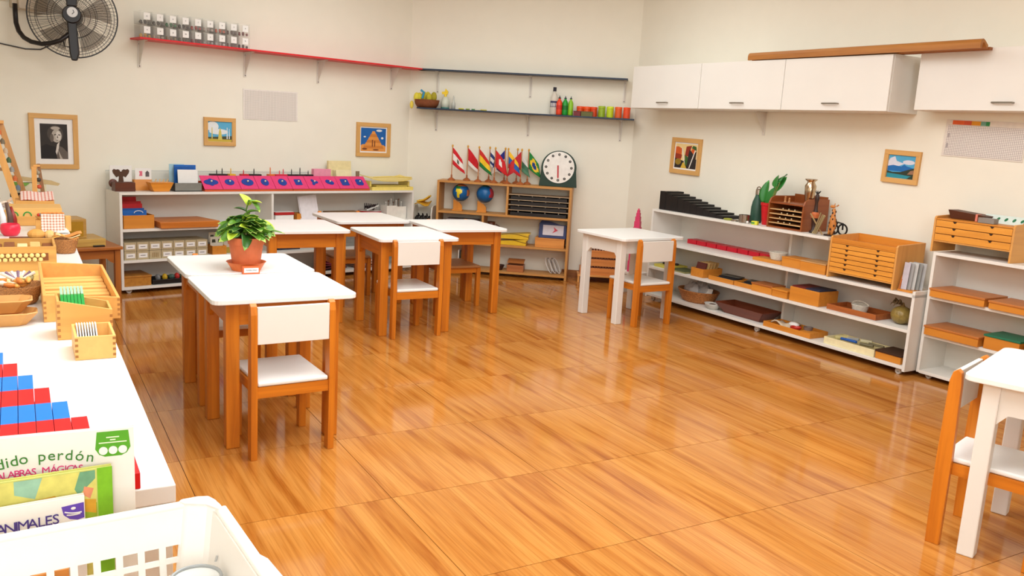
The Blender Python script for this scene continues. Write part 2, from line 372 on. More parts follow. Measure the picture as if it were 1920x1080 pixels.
# ================================================================== tables and chairs
def leg(g, x, y, s=.055, H=.575): return g.box(x, x+s, y, y+s, 0, H)
def make_table(label, cat, loc, rz, w=.56, d=.60, wood=CHAIRW, H=.60, group=None, ins=.03):
    t = thing('school_table', label, 'table', loc, rz, group)
    r = .035; pts = []
    for cx_, cy_, a0 in ((w/2-r, d/2-r, 0), (-w/2+r, d/2-r, 90), (-w/2+r, -d/2+r, 180), (w/2-r, -d/2+r, 270)):
        for k in range(5): a = R(a0+k*22.5); pts.append((cx_+r*cos(a), cy_+r*sin(a)))
    G().prism(pts, 'Z', H-.02, H).b('tabletop', TOPW, t, bev=.003)
    ls = .052; ix, iy = w/2-ins, d/2-.055; z1 = H-.0205
    for sx in (-1, 1):
        for sy in (-1, 1):
            x0 = ix-ls if sx > 0 else -ix; y0 = iy-ls if sy > 0 else -iy
            G().box(x0, x0+ls, y0, y0+ls, 0, z1).b('leg', wood, t, bev=.004)
    for sy in (-1, 1):
        y = sy*(iy-.02); G().box(-ix+ls, ix-ls, y-.009, y+.009, H-.115, z1).b('apron', wood, t, bev=.001)
    for sx in (-1, 1):
        x = sx*(ix-.02); G().prism([(-iy+ls, z1), (-iy+ls, H-.15), (-iy+ls+.03, H-.115), (iy-ls-.03, H-.115), (iy-ls, H-.15), (iy-ls, z1)], 'X', x-.009, x+.009).b('apron', wood, t)
    return t
def make_chair(label, loc, rz, group=None, seatm=TOPW):
    """origin midway between the back posts on the floor, facing +Y"""
    t = thing('school_chair', label, 'chair', loc, rz, group); w = .33
    for sx in (-1, 1):
        x = sx*(w/2-.0125)
        g = G(); y = 0
        pr = [(-.022, 0), (.022, 0), (.022, .30), (.016, .56), (.012, .602), (0, .612), (-.014, .602), (-.022, .57), (-.026, .30)]
        g.prism(pr, 'X', x-.0125, x+.0125).b('back_post', CHAIRW, t, bev=.002)
        G().cbox((sx*(w/2-.03), .285, .145), (.03, .035, .29)).b('leg', CHAIRW, t, bev=.002)
        G().box(sx*(w/2-.025)-.01*(sx > 0)-.005, sx*(w/2-.025)+.01*(sx < 0)+.005, .0225, .267, .25, .289).b('side_rail', CHAIRW, t)
    G().box(-w/2+.0255, w/2-.0255, -.018, .0, .245, .289).b('back_rail', CHAIRW, t)
    G().box(-w/2+.046, w/2-.046, .275, .295, .25, .289).b('front_rail', CHAIRW, t)
    s = G().box(-w/2+.027, w/2-.027, -.02, .32, .29, .308).b('seat', seatm, t, bev=.006)
    G().box(-w/2+.0255, w/2-.0255, -.02, -.004, .455, .598).b('backrest', WHITE, t, bev=.002)
    return t
TS = [('white-topped wooden table nearest the camera on the left, chair pushed in', -1.0, 3.462, 31, .57, .53),
      ('white-topped wooden table directly behind the one holding the front chair', -1.285, 3.945, 31, .57, .53),
      ('white-topped wooden table at the left of the far cluster, right behind the potted plant', -1.42, 5.50, 30, .54, .60),
      ('farthest white-topped wooden table, close to the shelf with the pink inset rack', -1.135, 6.20, 32, .55, .57),
      ('white-topped wooden table in the middle of the room with a white-backed chair at it', -.716, 5.43, 29, .53, .60),
      ('white-topped wooden table at the right of the cluster, before the wooden shelf', -.423, 6.07, 29, .54, .59)]
for lb, x_, y_, r_, w_, d_ in TS: make_table(lb, 'table', (x_, y_, 0), R(r_), w_, d_, H=.612, group='wooden tables with white tops', ins=.06 if y_ < 4.2 else .03)
make_table('fully white painted table standing alone near the pink tower', 'table', (.83, 6.14, 0), R(34), .58, .54, WHITE, H=.612)
make_table('fully white painted table cut off by the right edge of the picture', 'table', (1.87, 2.68, 0), R(49), .58, .58, WHITE, H=.612)
BR = P((176, 122, 74), .4)
CH = [('white-backed wooden chair in front of the nearest table on the left', -.83, 3.172, 33, TOPW),
      ('white-backed wooden chair pushed under the middle table of the far cluster', -.585, 5.145, 31, TOPW),
      ('white-backed wooden chair at the lone white table', .985, 5.865, 33, TOPW),
      ('white-seated wooden chair at the far right, its tall back post facing the camera', 1.585, 2.825, -133, TOPW),
      ('wooden chair with brown seat under the cluster table before the wooden shelf', -.515, 6.385, 209, BR),
      ('white-seated wooden chair tucked under the second table on the left, back to the wall shelf', -1.44, 4.225, 211, TOPW),
      ('wooden chair with brown seat tucked under the left table of the far cluster', -1.74, 5.62, -60, BR),
      ('wooden chair tucked beneath the farthest cluster table, back to the inset shelf', -1.36, 6.52, 212, BR)]
for lb, x_, y_, r_, sm in CH: make_chair(lb, (x_, y_, 0), R(r_), 'school chairs', sm)

# ================================================================== small builders
def obox(g, w, d, h, t=.006, c=(0, 0, 0), hr=None):
    """open box, centred on c in x, front at c.y, hr = height at its right end"""
    x0, x1, y0, y1, z0 = c[0]-w/2, c[0]+w/2, c[1], c[1]+d, c[2]; hr = h if hr is None else hr
    g.box(x0+t, x1-t, y0+t, y1-t, z0, z0+t)
    for ya, yb in ((y0, y0+t), (y1-t, y1)):
        g.hexa([(x0, ya, z0), (x1, ya, z0), (x1, yb, z0), (x0, yb, z0), (x0, ya, z0+h), (x1, ya, z0+hr), (x1, yb, z0+hr), (x0, yb, z0+h)])
    g.box(x0, x0+t, y0+t, y1-t, z0, z0+h); g.box(x1-t, x1, y0+t, y1-t, z0, z0+hr); return g
def cards(t, n, x0, dx, w, h, y0, z0, mats, tilt=0, thick=.002, name='card'):
    for k in range(n):
        G().box(-thick/2, thick/2, 0, w, 0, h).b(name, mats[k % len(mats)], t, (x0+dx*k, y0, z0), (0, tilt, 0))
def lidbox(fr, label, s, d, z, w, dp, h, mat, lid=None, rot=0, lh=.012, over=.004, name='wooden_box', cat='box', group=None):
    t = put(fr, name, label, cat, s, d, z, rot, group)
    G().box(-w/2, w/2, 0, dp, 0, h-lh).b('body', mat, t, bev=.0015)
    G().box(-w/2-over, w/2+over, -over, dp+over, h-lh+.0005, h).b('lid', lid or mat, t, bev=.0015); return t
GREEN, RED, BLUE, YEL = P((34, 140, 52), .5), P((200, 24, 34), .45), P((22, 92, 170), .45), P((226, 196, 50), .5)
PINKB = P((222, 62, 116), .4)
ORANGE = P((232, 96, 34), .4)

# ================================================================== left wall shelf: top board
z = .7205
t = put('LS', 'picture_card', 'white square card showing a dark elephant head, at the left end of the shelf', 'card', .08, .20, z)
G().box(-.075, .075, 0, .006, 0, .172).b('card', CARD, t)
g = G(); E_ = P((86, 56, 38), .7)
for sx in (-1, 1): g.prism([(sx*(.006+.052*u_), .112+.036*v_) for u_, v_ in ((0, .7), (.25, .95), (.5, .85), (.8, 1), (1, .7), (.92, .2), (.7, -.25), (.5, -.65), (.3, -.5), (0, -.3))][::sx], 'Y', -.002, -.0002)
g.prism([(-.02, .13), (.02, .13), (.014, .09), (.018, .06), (.0, .048), (-.018, .06), (-.014, .09)], 'Y', -.0028, -.0003); g.b('drawing', E_, t)
t = put('LS', 'dark_wooden_box', 'small dark red-brown box in front of the elephant card', 'box', .066, .07, z)
obox(G(), .135, .08, .062, .006).b('body', DARKW, t, bev=.001); G().ball((-.05, .1, .05), .03, 12, 8, (1, .4, 1)).b('carved_ear', DARKW, t)
G().ball((-.02, .04, .045), .028, 12, 8, (1.6, .9, .8)).b('contents', P((70, 40, 26), .7), t)
t = put('LS', 'card_holder', 'orange wooden card holder with a white card of pink and grey shapes', 'card holder', .235, .14, z)
G().hexa([(-.075, 0, 0), (.075, 0, 0), (.075, .07, 0), (-.075, .07, 0), (-.075, .03, .075), (.045, .03, .075), (.045, .07, .075), (-.075, .07, .075)]).b('block', BOXW, t, bev=.001)
c = G().box(-.062, .052, 0, .003, 0, .08).b('card', CARD, t, (0, .045, .0755))
G().prism([(-.035, .025), (-.012, .025), (-.012, .06), (-.035, .06), (-.03, .042)], 'Y', -.0012, 0).b('pink_shape', P((222, 110, 130), .6), c)
G().prism([(.01, .02), (.036, .02), (.036, .05), (.023, .064), (.01, .05)], 'Y', -.0012, 0).b('grey_shape', P((96, 88, 88), .6), c)
t = put('LS', 'wooden_bowl', 'orange wooden bowl with flared ends holding small sticks', 'bowl', .305, .03, z)
G().hexa([(-.055, .01, 0), (.055, .01, 0), (.055, .08, 0), (-.055, .08, 0), (-.085, 0, .066), (.085, 0, .066), (.085, .09, .066), (-.085, .09, .066)]).b('body', Wd((228, 146, 50), .35), t, bev=.003)
for k in range(9): G().tube([(-.06+.014*k, .03+.005*(k % 3), .06), (-.055+.014*k+.02*(k % 2), .05, .085)], .003, 6).b('stick', P((206, 170, 120), .6), t)
t = put('LS', 'card_holder', 'black and grey card box holding blue folders and white cards', 'card holder', .50, .04, z)
obox(G(), .20, .17, .06, .005).b('body', P((40, 38, 38), .5), t, bev=.001)
G().box(-.10, .095, -.006, -.0005, .006, .062).b('grey_front', P((128, 126, 118), .4), t, bev=.001); 
G().box(-.09, .02, .13, .134, .02, .19).b('folder', P((170, 205, 215), .5), t); G().box(-.06, .10, .11, .124, .02, .186).b('folder', P((20, 100, 185), .4), t, bev=.002)
G().box(-.07, .08, .09, .098, .02, .175).b('folder', P((18, 84, 160), .4), t, bev=.002)
for k, a in enumerate((0, .012)):
    c = G().box(-.055, .085, 0, .0015, 0, .10).b('card', CARD, t, (0+a, .055+.012*k, .055-.004*k), (R(-6), 0, R(-3*k)))
G().prism([(.0, .02), (.006, .02), (.012, .09), (.008, .095), (.003, .06), (-.012, .03)], 'Y', -.0012, -.0004).b('print', P((196, 110, 60), .7), c)
G().box(.02, .07, -.0012, -.0004, .015, .085).b('print', P((215, 208, 212), .7), c)
sc_ = put('LS', 'acrylic_screen', 'clear acrylic strip standing along the back of the left shelf', 'screen', .0, .27, z)
G().box(0, 1.60, 0, .004, 0, .13).b('pane', clear((225, 232, 235), .10), sc_)
G().box(0, 1.60, -.001, .005, .130, .134).b('top_edge', P((190, 190, 186), .3), sc_)
# pink inset rack: two long sloping stands, ten pink frames with blue shapes
def shape(k):
    n = 26; P_ = []
    for i in range(n):
        a = 2*pi*i/n; c, s = cos(a), sin(a)
        if k == 0: r = .040+.010*cos(2*a)+.006*cos(4*a)
        elif k == 1: r = .030; c *= 1.25
        elif k == 2: r = .036; c *= 1.35
        elif k == 3: r = .032; s *= 1.15
        elif k == 4: r = .036+.006*cos(a)
        elif k == 5: r = .034/max(abs(c), abs(s))*.9 if True else 0
        elif k == 6: r = .026+.010*cos(3*a)
        elif k == 7: r = .030+.008*cos(2*a+.8)
        elif k == 8: r = .036/max(abs(c), abs(s))
        else: r = .032+.009*abs(sin(2*a))
        P_.append((r*c, r*s))
    return P_
names = ['peanut', 'oval', 'wide ellipse', 'circle', 'egg', 'trapezium', 'triangular', 'curved', 'square', 'four-lobed']
for h in (0, 1):
    rk = put('LS', 'inset_rack', ['left half of the long orange stand under the pink frames', 'right half of the long orange stand under the pink frames'][h], 'rack', .612+.72*h, .015, z)
    G().box(0, .715, 0, .01, 0, .014).box(0, .715, .02, .12, 0, .010).box(0, .715, .12, .13, .0, .07).b('stand', Wd((206, 90, 40), .5), rk, bev=.001)
for k in range(10):
    t = put('LS', 'metal_inset', 'pink square frame with a blue %s shape, %s in the sloping row' % (names[k], ['first from the left', 'second', 'third', 'fourth', 'fifth', 'sixth', 'seventh', 'third from the right', 'second from the right', 'last on the right'][k]), 'inset', .684+.144*k, .026, z+.0145, 0, 'pink and blue insets in the sloping rack')
    e = bpy.data.objects.new('frame', None); bpy.data.objects.remove(e)
    TL = R(42)
    f = G().box(-.0705, .0705, 0, .14, 0, .004).b('frame', PINKB, t, (0, 0, .0), (TL, 0, 0), bev=.0008)
    G().prism([(x, y+.07) for x, y in shape(k)], 'Z', .0042, .007).b('inset_shape', P((28, 66, 150), .35), f)
    G().lathe([(.0035, 0), (.0035, .006), (.007, .010), (.0065, .015), (.002, .017)], 12, (0, .07, .0071)).b('knob', P((226, 214, 190), .35), f)
cols = [((28, 24, 22), 'black', .80, .13), ((226, 176, 36), 'yellow', .905, .05), ((34, 28, 26), 'dark', .985, .10), ((200, 26, 36), 'red', 1.01, .06), ((30, 26, 24), 'charcoal', 1.10, .09), ((228, 110, 34), 'orange', 1.235, .05), ((216, 40, 66), 'crimson', 1.32, .10), ((26, 22, 22), 'ink-black', 1.425, .075), ((46, 34, 32), 'brownish black', 1.50, .07), ((30, 26, 26), 'sooty black', 1.575, .06)]
for k, (c, nmn, s, wd) in enumerate(cols):
    if k == 2: continue
    t = put('LS', 'pencil_holder', '%s pencil block with %s pencils behind the pink frames, %s' % (nmn, nmn, ['leftmost block', 'second block', '', 'third block', 'fourth block', 'fifth block', 'sixth block', 'seventh block', 'eighth block', 'last block'][k]), 'pencil holder', s, .185, z, 0, 'pencil blocks behind the insets')
    G().box(-wd/2, wd/2, 0, .05, 0, .118).b('block', P(c, .45), t, bev=.002)
    for q in range(1 + (wd > .09)): G().lathe([(.004, 0), (.004, .022+.012*((k+q) % 3)), (.0005, .034+.012*((k+q) % 3))], 6, (-wd*.1+wd/3*q, .025, .1185)).b('pencil', P(c, .4), t)
t = put('LS', 'paper_tray', 'pink paper squares stacked upright at the end of the inset rack', 'paper', 1.69, .19, z)
G().box(-.08, .08, 0, .04, 0, .165).b('paper_stack', P((238, 150, 172), .8), t, bev=.001); G().tube([(-.03+.005*i, -.003, .085+.02*sin(pi*i/12)) for i in range(13)], .0015, 6).b('drawn_arc', P((150, 90, 50), .6), t)
t = put('LS', 'paper_tray', 'cream ring-bound paper pads standing behind the rack', 'paper', 1.885, .21, z)
G().box(-.11, .11, .012, .04, 0, .235).b('pad', P((232, 214, 160), .8), t, (0, 0, 0), (R(-4), 0, 0), bev=.002); 
for k in range(5): G().box(-.075, .075, 0, .004, 0, .105-.0*k).b('sheet', P((236, 222, 176), .8), t, (.0, -.002-.012*k, .055), (R(-8), 0, 0))
G().box(-.10, .10, -.06, .008, 0, .054).b('holder', P((205, 190, 150), .5), t)
t = put('LS', 'pencil_cup', 'little clear cup of brown pencils between cream pads and yellow trays', 'cup', 2.04, .20, z)
G().lathe([(.024, 0), (.027, .10)], 16, cap=True).b('cup', clear((230, 232, 225), .3), t)
for k in range(4): G().tube([(-.01+.008*k, 0, .003), (-.014+.010*k, .004, .15)], .004, 6).b('pencil', P((120, 90, 50), .5), t)
t = put('LS', 'plastic_tray', 'pale yellow plastic letter tray at the right end of the left shelf', 'tray', 2.29, .02, z)
YP = P((236, 212, 112), .35)
obox(G(), .43, .22, .03, .006).b('lower_tray', YP, t, bev=.002)
for sx in (-1, 1): G().box(sx*.20-.008, sx*.20+.008, .05, .2, .0305, .075).b('post', YP, t)
g = G(); g.sheet(lambda u, v: (-.21+.42*u, .01+.2*v, .078+.035*(abs(2*u-1)**3)*.6+.02*v), 20, 4); g.b('upper_tray', YP, t, solid=.006)
G().box(-.16, .16, .02, .19, .0305, .04).b('paper', P((206, 182, 80), .7), t)
G().tube([(-.2+.4*i/12, .008, .112+.006*sin(pi*i/12)) for i in range(13)], .005, 6).b('rim', YP, t)

# second board
z = .4615
t = put('LS', 'wooden_box', 'orange wooden box with red and blue cards under the left end of the shelf top', 'box', .14, .03, z)
obox(G(), .21, .16, .094, .007).b('body', BOXW, t, bev=.001)
for k, (c, x0, x1, h) in enumerate(((RED, -.095, .03, .215), (RED, -.095, .055, .185), (RED, -.095, .055, .17), (P((20, 84, 160), .4), -.095, .06, .14), (P((24, 96, 176), .4), -.095, .068, .128))):
    G().box(x0, x1, 0, .002, 0, h-.01).b('card', c, t, (0, .125-.022*k, .008), (R(-5), 0, 0))
G().tube([(.005+.03*cos(a), .024, .108+.016*sin(a)) for a in [pi*i/10 for i in range(11)]], .0025, 6).b('string_loop', CARD, t)
t = put('LS', 'wooden_tray', 'large flat orange wooden box lid lying on the upper board', 'tray', .475, -.02, z)
G().hexa([(-.20, .0, 0), (.22, .0, 0), (.20, .26, 0), (-.20, .26, 0), (-.21, 0, .046), (.235, 0, .046), (.17, .26, .052), (-.22, .26, .052)]).b('body', Wd((210, 124, 44), .4), t, bev=.003)
t = put('LS', 'glass_dish', 'small clear glass dish beside the flat orange lid', 'dish', .80, .10, z)
G().lathe([(.03, 0), (.055, .03), (.05, .03), (.028, .004)], 20, cap=False).b('dish', clear((226, 228, 230), .35), t)
t = put('LS', 'lidded_box', 'small white box with a dark red lid under the middle of the shelf', 'box', 1.285, .07, z)
G().box(-.08, .08, 0, .1, 0, .062).b('body', CARD, t, bev=.002); G().box(-.084, .084, -.004, .104, .0625, .085).b('lid', P((176, 36, 34), .5), t, bev=.003); G().box(-.078, .078, .0, .1, .0855, .0875).b('lid_top', CARD, t)
t = put('LS', 'clipboard', 'leaning white clipboard of papers in an orange wooden stand', 'clipboard', 1.52, .08, z)
G().box(-.12, -.0, 0, .10, 0, .07).b('stand', BOXW, t, bev=.002)
for k in range(2): G().box(-.085, .075, 0, .003, 0, .205).b('paper', P((232, 226, 228), .7), t, (.0+.006*k, -.004-.006*k, .012), (R(-8), R(-6), 0))
G().box(.06, .12, .0, .09, 0, .035).b('end_block', BOXW, t)
t = put('LS', 'brown_board', 'thin brown wooden board lying under the right half of the shelf top', 'board', 1.88, .12, z); G().box(-.15, .15, 0, .12, 0, .068).b('board', Wd((170, 124, 70)), t, bev=.002)
t = put('LS', 'dish', 'white dish with a dark red rim holding a brush', 'dish', 2.145, .06, z+.0)
G().lathe([(.07, 0), (.09, .055), (.098, .056), (.10, .07), (.088, .07), (.07, .01)], 24, c=(0, .1, 0)).b('dish', CARD, t, smooth=True); G().lathe([(.0985, .05), (.102, .066), (.1, .071)], 24, c=(0, .1, 0), cap=False).b('rim', P((186, 32, 40), .4), t)
G().tube([(-.03, .1, .075), (.05, .1, .10), (.085, .09, .115)], .009, 8).b('brush_handle', CARD, t)
g = G()
for k in range(16): g.tube([(-.05+.008*k, .1, .085+.012*sin(k)), (-.056+.009*k, .092, .125+.012*cos(3*k))], .004, 5)
o = g.b('bristles', P((40, 26, 30), .8), t); o['kind'] = 'stuff'
t = put('LS', 'utensil_carrier', 'white two-compartment caddy with small brushes at the right end inside', 'caddy', 2.365, .06, z)
obox(G(), .105, .1, .12, .004, (-.054, 0, 0)).b('left_bin', P((232, 226, 214), .4), t); obox(G(), .105, .1, .11, .004, (.054, .01, 0)).b('right_bin', P((232, 226, 214), .4), t)
for k in range(7): G().tube([(-.08+.026*k, .05, .02), (-.085+.027*k, .05, .14+.012*(k % 3))], .004, 6).ball((-.085+.027*k, .05, .145+.012*(k % 3)), .008, 8, 6).b('brush', P((120, 92, 74) if k % 2 else (230, 224, 215), .6), t)
# third board: clear drawers
z = .2405
for k in range(7):
    for r_ in range(2):
        if k == 2 and r_ == 0: lab = 'clear drawer without a label showing pencils, lower row third from left'
        else: lab = 'clear olive drawer with a white label, %s row, %s' % (('lower', 'upper')[r_], ['at the left end', 'second from left', 'third from left', 'fourth from left', 'fifth from left', 'second from the right end', 'at the right end'][k])
        t = put('LS', 'drawer_box', lab, 'drawer', .072+.086*k, .02, z+.063*r_, 0, 'clear drawer boxes with labels')
        G().box(-.0415, .0415, 0, .2, 0, .061).b('box', P((186, 168, 132), .35), t, bev=.001)
        if not (k == 2 and r_ == 0):
            c = G().box(-.03, .03, -.002, -.0004, .014, .046).b('label_card', CARD, t); G().box(-.018, .016, -.0028, -.0021, .028, .032).b('print', P((90, 80, 90), .7), c)
        else:
            for q in range(4): G().box(-.02+.012*q, -.016+.012*q, -.002, -.0004, .012, .045).b('pencil', P((150, 120, 70), .6), t)
t = put('LS', 'card_holder', 'cream cards with dark picture shapes in an orange wooden holder', 'card holder', .735, .05, z)
obox(G(), .11, .12, .065, .006).b('body', BOXW, t)
for k in range(2):
    c = G().box(-.05, .05, 0, .003, 0, .075).b('card', P((226, 218, 198), .6), t, (0, .05+.03*k, .055+.03*k))
    for sx in (-1, 1):
        w_ = G().prism([(sx*.024-.015, .03), (sx*.024+.015, .03), (sx*.024+.012, .055), (sx*.024-.012, .055)], 'Y', -.0012, -.0002).b('picture', P((66, 66, 46), .7), c)
t = put('LS', 'picture_card', 'grey card with a red tree picture leaning behind the potted plant', 'card', .87, .10, z)
G().box(-.08, .08, 0, .005, 0, .155).b('card', P((204, 190, 172), .6), t); G().ball((0, -.001, .09), .05, 16, 10, (1, .03, .45)).b('tree_print', P((186, 82, 62), .7), t); G().box(-.08, .08, -.006, -.0005, 0, .045).b('ground_print', P((176, 150, 60), .6), t)
for lab, s, w_, h, m_ in (('stack of dark toys on the third board between table legs', 1.33, .2, .04, P((50, 44, 56), .6)), ('white papers stacked on the third board beside a table leg', 1.66, .17, .13, CARD), ('grey box on the third board below the farthest table', 1.95, .3, .10, GREYP)):
    t = put('LS', 'stacked_items', lab, 'stack', s, .08, z)
    for k in range(3): G().box(-w_/2+.006*k, w_/2-.004*k, .0, .14, h*k/3+.0004*k, h*(k+1)/3).b('layer', m_, t, bev=.001)
# bottom board
z = .0485
lidbox('LS', 'plain ochre wooden box at the left end of the bottom board', .12, .03, z, .19, .22, .075, Wd((186, 124, 44)))
t = put('LS', 'toy_tray', 'black rounded tray of small toys on the bottom board', 'tray', .36, .03, z)
g = G(); pts = [(-.13+.02*cos(a)*1, .02+.02*sin(a)) for a in []]
obox(G(), .27, .16, .035, .006).b('tray', BLACK, t, bev=.004)
for k, (c, x) in enumerate((((206, 166, 40), -.03), ((70, 96, 84), .02), ((196, 50, 44), .06), ((60, 84, 66), .10), ((120, 120, 120), -.08))): G().ball((x, .05, .042), .024, 10, 7, (1, 1, .8) if k % 2 else (.8, 1, 1.1)).b('toy', P(c, .5), t)
for s, c, lab in ((1.32, (90, 60, 80), 'purple and dark shoes on the bottom board seen between the legs'), (1.75, (120, 40, 50), 'dark red tangled cloth on the bottom board'), (2.05, (216, 170, 150), 'folded pinkish cloths on the bottom board')):
    t = put('LS', 'folded_cloth', lab, 'cloth', s, .04, z)
    for k in range(3): G().sheet(lambda u, v: (-.1+.2*u, .16*v, .016+.02*k+.008*sin(7*u+k)*cos(5*v)), 8, 6).b('fold', P(tuple(int(x*(.75+.16*k)) for x in c), .8), t, solid=.01, smooth=True)

# white plastic baskets between the two corner shelves
t = put('WS', 'storage_basket', 'white plastic basket with black cords beside the wooden shelf', 'basket', -.14, .05, 0.0)
for sx in (-1, 1): G().prism([(0, .35), (0, .52), (.02, .565), (.06, .58), (.16, .58), (.19, .55), (.20, .35)], 'X', sx*.085-.006, sx*.085+.006).b('side', P((226, 220, 206), .35), t, bev=.003)
G().box(-.079, .079, .01, .19, .35, .36).b('bottom', P((226, 220, 206), .35), t)
G().box(-.079, .079, .185, .19, .361, .55).b('back', P((226, 220, 206), .35), t)
for sx in (-1, 1):
    for yy in (.02, .17): G().box(sx*.079-.008, sx*.079+.008, yy, yy+.016, 0, .349).b('leg', P((226, 220, 206), .35), t)
g = G()
for k in range(11): g.tube([(-.07+.014*k, .03, .362), (-.066+.013*k, .03, .47+.02*(k % 3)), (-.06+.012*k, .06, .48)], .006, 6)
o = g.b('cords', BLACK, t); o['kind'] = 'stuff'
G().box(-.079, .079, .012, .02, .12, .125).box(-.079, .079, .012, .1, .2, .21).b('shelf_board', P((226, 220, 206), .35), t)
t = put('WS', 'duster', 'folded yellow cloth on top of the white plastic basket', 'cloth', -.14, .06, .582)
G().sheet(lambda u, v: (-.075+.13*u, .12*v, .008+.03*u*v+.012*sin(6*u)), 8, 8).b('lower_fold', P((204, 152, 36), .8), t, solid=.008, smooth=True)
G().sheet(lambda u, v: (-.06+.11*u, .02+.1*v, .03+.05*u*u+.008*sin(9*v)), 8, 8).b('upper_fold', P((226, 176, 46), .8), t, solid=.008, smooth=True)

# ================================================================== wooden shelf: flags, clock, globes
z = .8245
FL = {'rwr': [(206, 26, 38), (236, 230, 222), (206, 26, 38)], 'rw': [(206, 26, 38), (206, 26, 38), (236, 230, 222)], 'ryg': [(200, 40, 30), (238, 196, 40), (28, 116, 52)], 'bw': [(236, 232, 226), (40, 60, 120), (236, 232, 226), (40, 60, 120), (236, 232, 226)],
      'r': [(204, 30, 34)], 'ybr': [(240, 190, 40), (30, 96, 170), (190, 30, 40)], 'wg': [(232, 230, 224), (70, 120, 90), (90, 140, 110)], 'r2': [(190, 36, 42)], 'br': [(28, 130, 54)], 'blue': [(32, 42, 130), (236, 232, 226)]}
flags = [('rwr', .115, 'red and white striped table flag, leftmost of the row', 1), ('rw', .235, 'red and white table flag, second from the left', 1), ('ryg', .355, 'red, yellow and green striped table flag', 1), ('bw', .435, 'white table flag with navy stripes', 1), ('r', .50, 'plain red table flag with a white star in the middle of the row', 1),
         ('blue', .575, 'dark blue and white table flag beside the tricolour', -1), ('ybr', .615, 'yellow, blue and red table flag', 1), ('wg', .685, 'white and pale green table flag on a thin pole', 1), ('r2', .735, 'plain dark red table flag second from the right', -1), ('br', .785, 'green table flag with a yellow diamond, rightmost of the row', 1)]
for k, (key, s, lab, dr) in enumerate(flags):
    t = put('WS', 'table_flag', lab, 'flag', s, .055+.10*(k % 2), z, 0, 'table flags on the wooden shelf')
    G().lathe([(.034, 0), (.034, .008), (.022, .018), (.008, .026), (.007, .05)], 16).b('base', Wd((168, 92, 40)), t)
    G().tube([(0, 0, .0505), (0, 0, .295)], .004, 8).b('pole', Wd((190, 120, 60)), t); G().ball((0, 0, .303), .009, 8, 6, (1, 1, 1.4)).b('finial', P((214, 160, 60), .4), t)
    cs = FL[key]; n = len(cs); nv = 10
    def fn(u, v, dr=dr): return (dr*(.005+.088*u+.03*u*v), .014*sin(5*u+v*2)-.008, .290-.155*v-.10*u*(1-.2*v)+.006*sin(8*v))
    mats = [P(c, .7) for c in cs]
    if key == 'br': mats.append(P((240, 200, 50), .7)); mats.append(P((30, 60, 130), .7))
    if key == 'r': mats.append(CARD)
    if key == 'rwr': mats.append(P((90, 90, 80), .7))
    def mf(u, v, n=n, key=key):
        if key == 'br':
            q = abs(u-.5)/.42+abs(v-.5)/.42; return 2 if (u-.5)**2+(v-.5)**2 < .03 else (1 if q < 1 else 0)
        if key == 'r': return 1 if (u-.45)**2+(v-.45)**2 < .025 else 0
        if key == 'rwr' and (u-.5)**2+(v-.5)**2 < .02: return 3
        return min(n-1, int(v*n))
    c = G().sheet(fn, 10, 15, mf).b('cloth', mats, t, solid=.0012, smooth=True)
t = put('WS', 'teaching_clock', 'dark green teaching clock with white dial and red hand', 'clock', 1.063, .10, z)
n = 28; pr = [(-.167, 0), (.167, 0)]+[(.155*cos(a), .165+.150*sin(a)) for a in [R(-8)+(pi+R(16))*i/n for i in range(n+1)]]
G().prism(pr, 'Y', 0, .03).b('body', P((30, 56, 44), .5), t, bev=.003)
G().lathe([(.138, 0), (.138, .004)], 40, M=Matrix.Translation((0, -.0005, .170)) @ Matrix.Rotation(R(90), 4, 'X')).b('dial', P((238, 234, 226), .5), t)
for k in range(1, 13):
    a = R(90-30*k); c = (.112*cos(a), -.0047, .170+.112*sin(a))
    d = G().lathe([(.0115, 0), (.0115, .0012)], 14, M=Matrix.Translation(c) @ Matrix.Rotation(R(90), 4, 'X')).b('number_disc', P((40, 36, 34), .6), t)
    text(str(k), .016, P((232, 226, 214), .6), 'numeral', d, (c[0], c[1]-.0016, c[2]), (R(90), 0, 0))
G().prism([(-.009, .02), (.003, .02), (.009, -.085), (.002, -.095), (-.003, -.085)], 'Y', 0, .003).b('hand', P((190, 24, 36), .5), t, (-.004, -.0095, .168))
def globe(lab, s, land):
    t = put('WS', 'globe', lab, 'globe', s, .10, .5535)
    G().prism([(-.035, 0), (.045, 0), (.045, .045), (.02, .075), (-.035, .102)], 'Y', -.01, .01).prism([(-.04, 0), (.05, 0), (.05, .012), (-.04, .012)], 'Y', -.03, .03).b('stand', BOXW, t, (-.03, 0, 0), bev=.001)
    G().ball((0, 0, 0), .078, 40, 26, matf=land).b('ball', [P((16, 92, 150), .3), P((232, 204, 40), .4), P((190, 110, 60), .4), P((40, 120, 60), .4), P((170, 50, 60), .4)], t, (.0, 0, .165), smooth=True)
    a_ = [R(200+i*12) for i in range(13)]; G().tube([(.086*cos(a), 0, .165+.086*sin(a)) for a in a_], .003, 6).b('meridian_arm', P((206, 196, 180), .3, metal=.5), t)
def land1(d):
    x, y, z_ = d.x, d.y, d.z
    if y < 0:
        if -.30 < z_ < .42 and -.38+.25*max(0, -z_)*2 < x < .25-.9*max(0, -z_)+.1*sin(9*z_) and z_ > -.75: return 1
        if -.6 < z_ <= -.30 and -.22 < x < -.02: return 1
        if z_ > .78 and x > -.3: return 2
        if .45 < z_ < .8 and -.5 < x < .0+.2*sin(12*z_): return 3
        if x > .80 and -.3 < z_ < .35: return 2
    return 0
def land2(d):
    x, y, z_ = d.x, d.y, d.z
    if y < .2:
        if x > .62+.1*sin(7*z_) and -.35 < z_ < .7: return 4
        if z_ > .86: return 3
    return 0
globe('blue globe with yellow South America, left of the two on the wooden shelf', .20, land1)
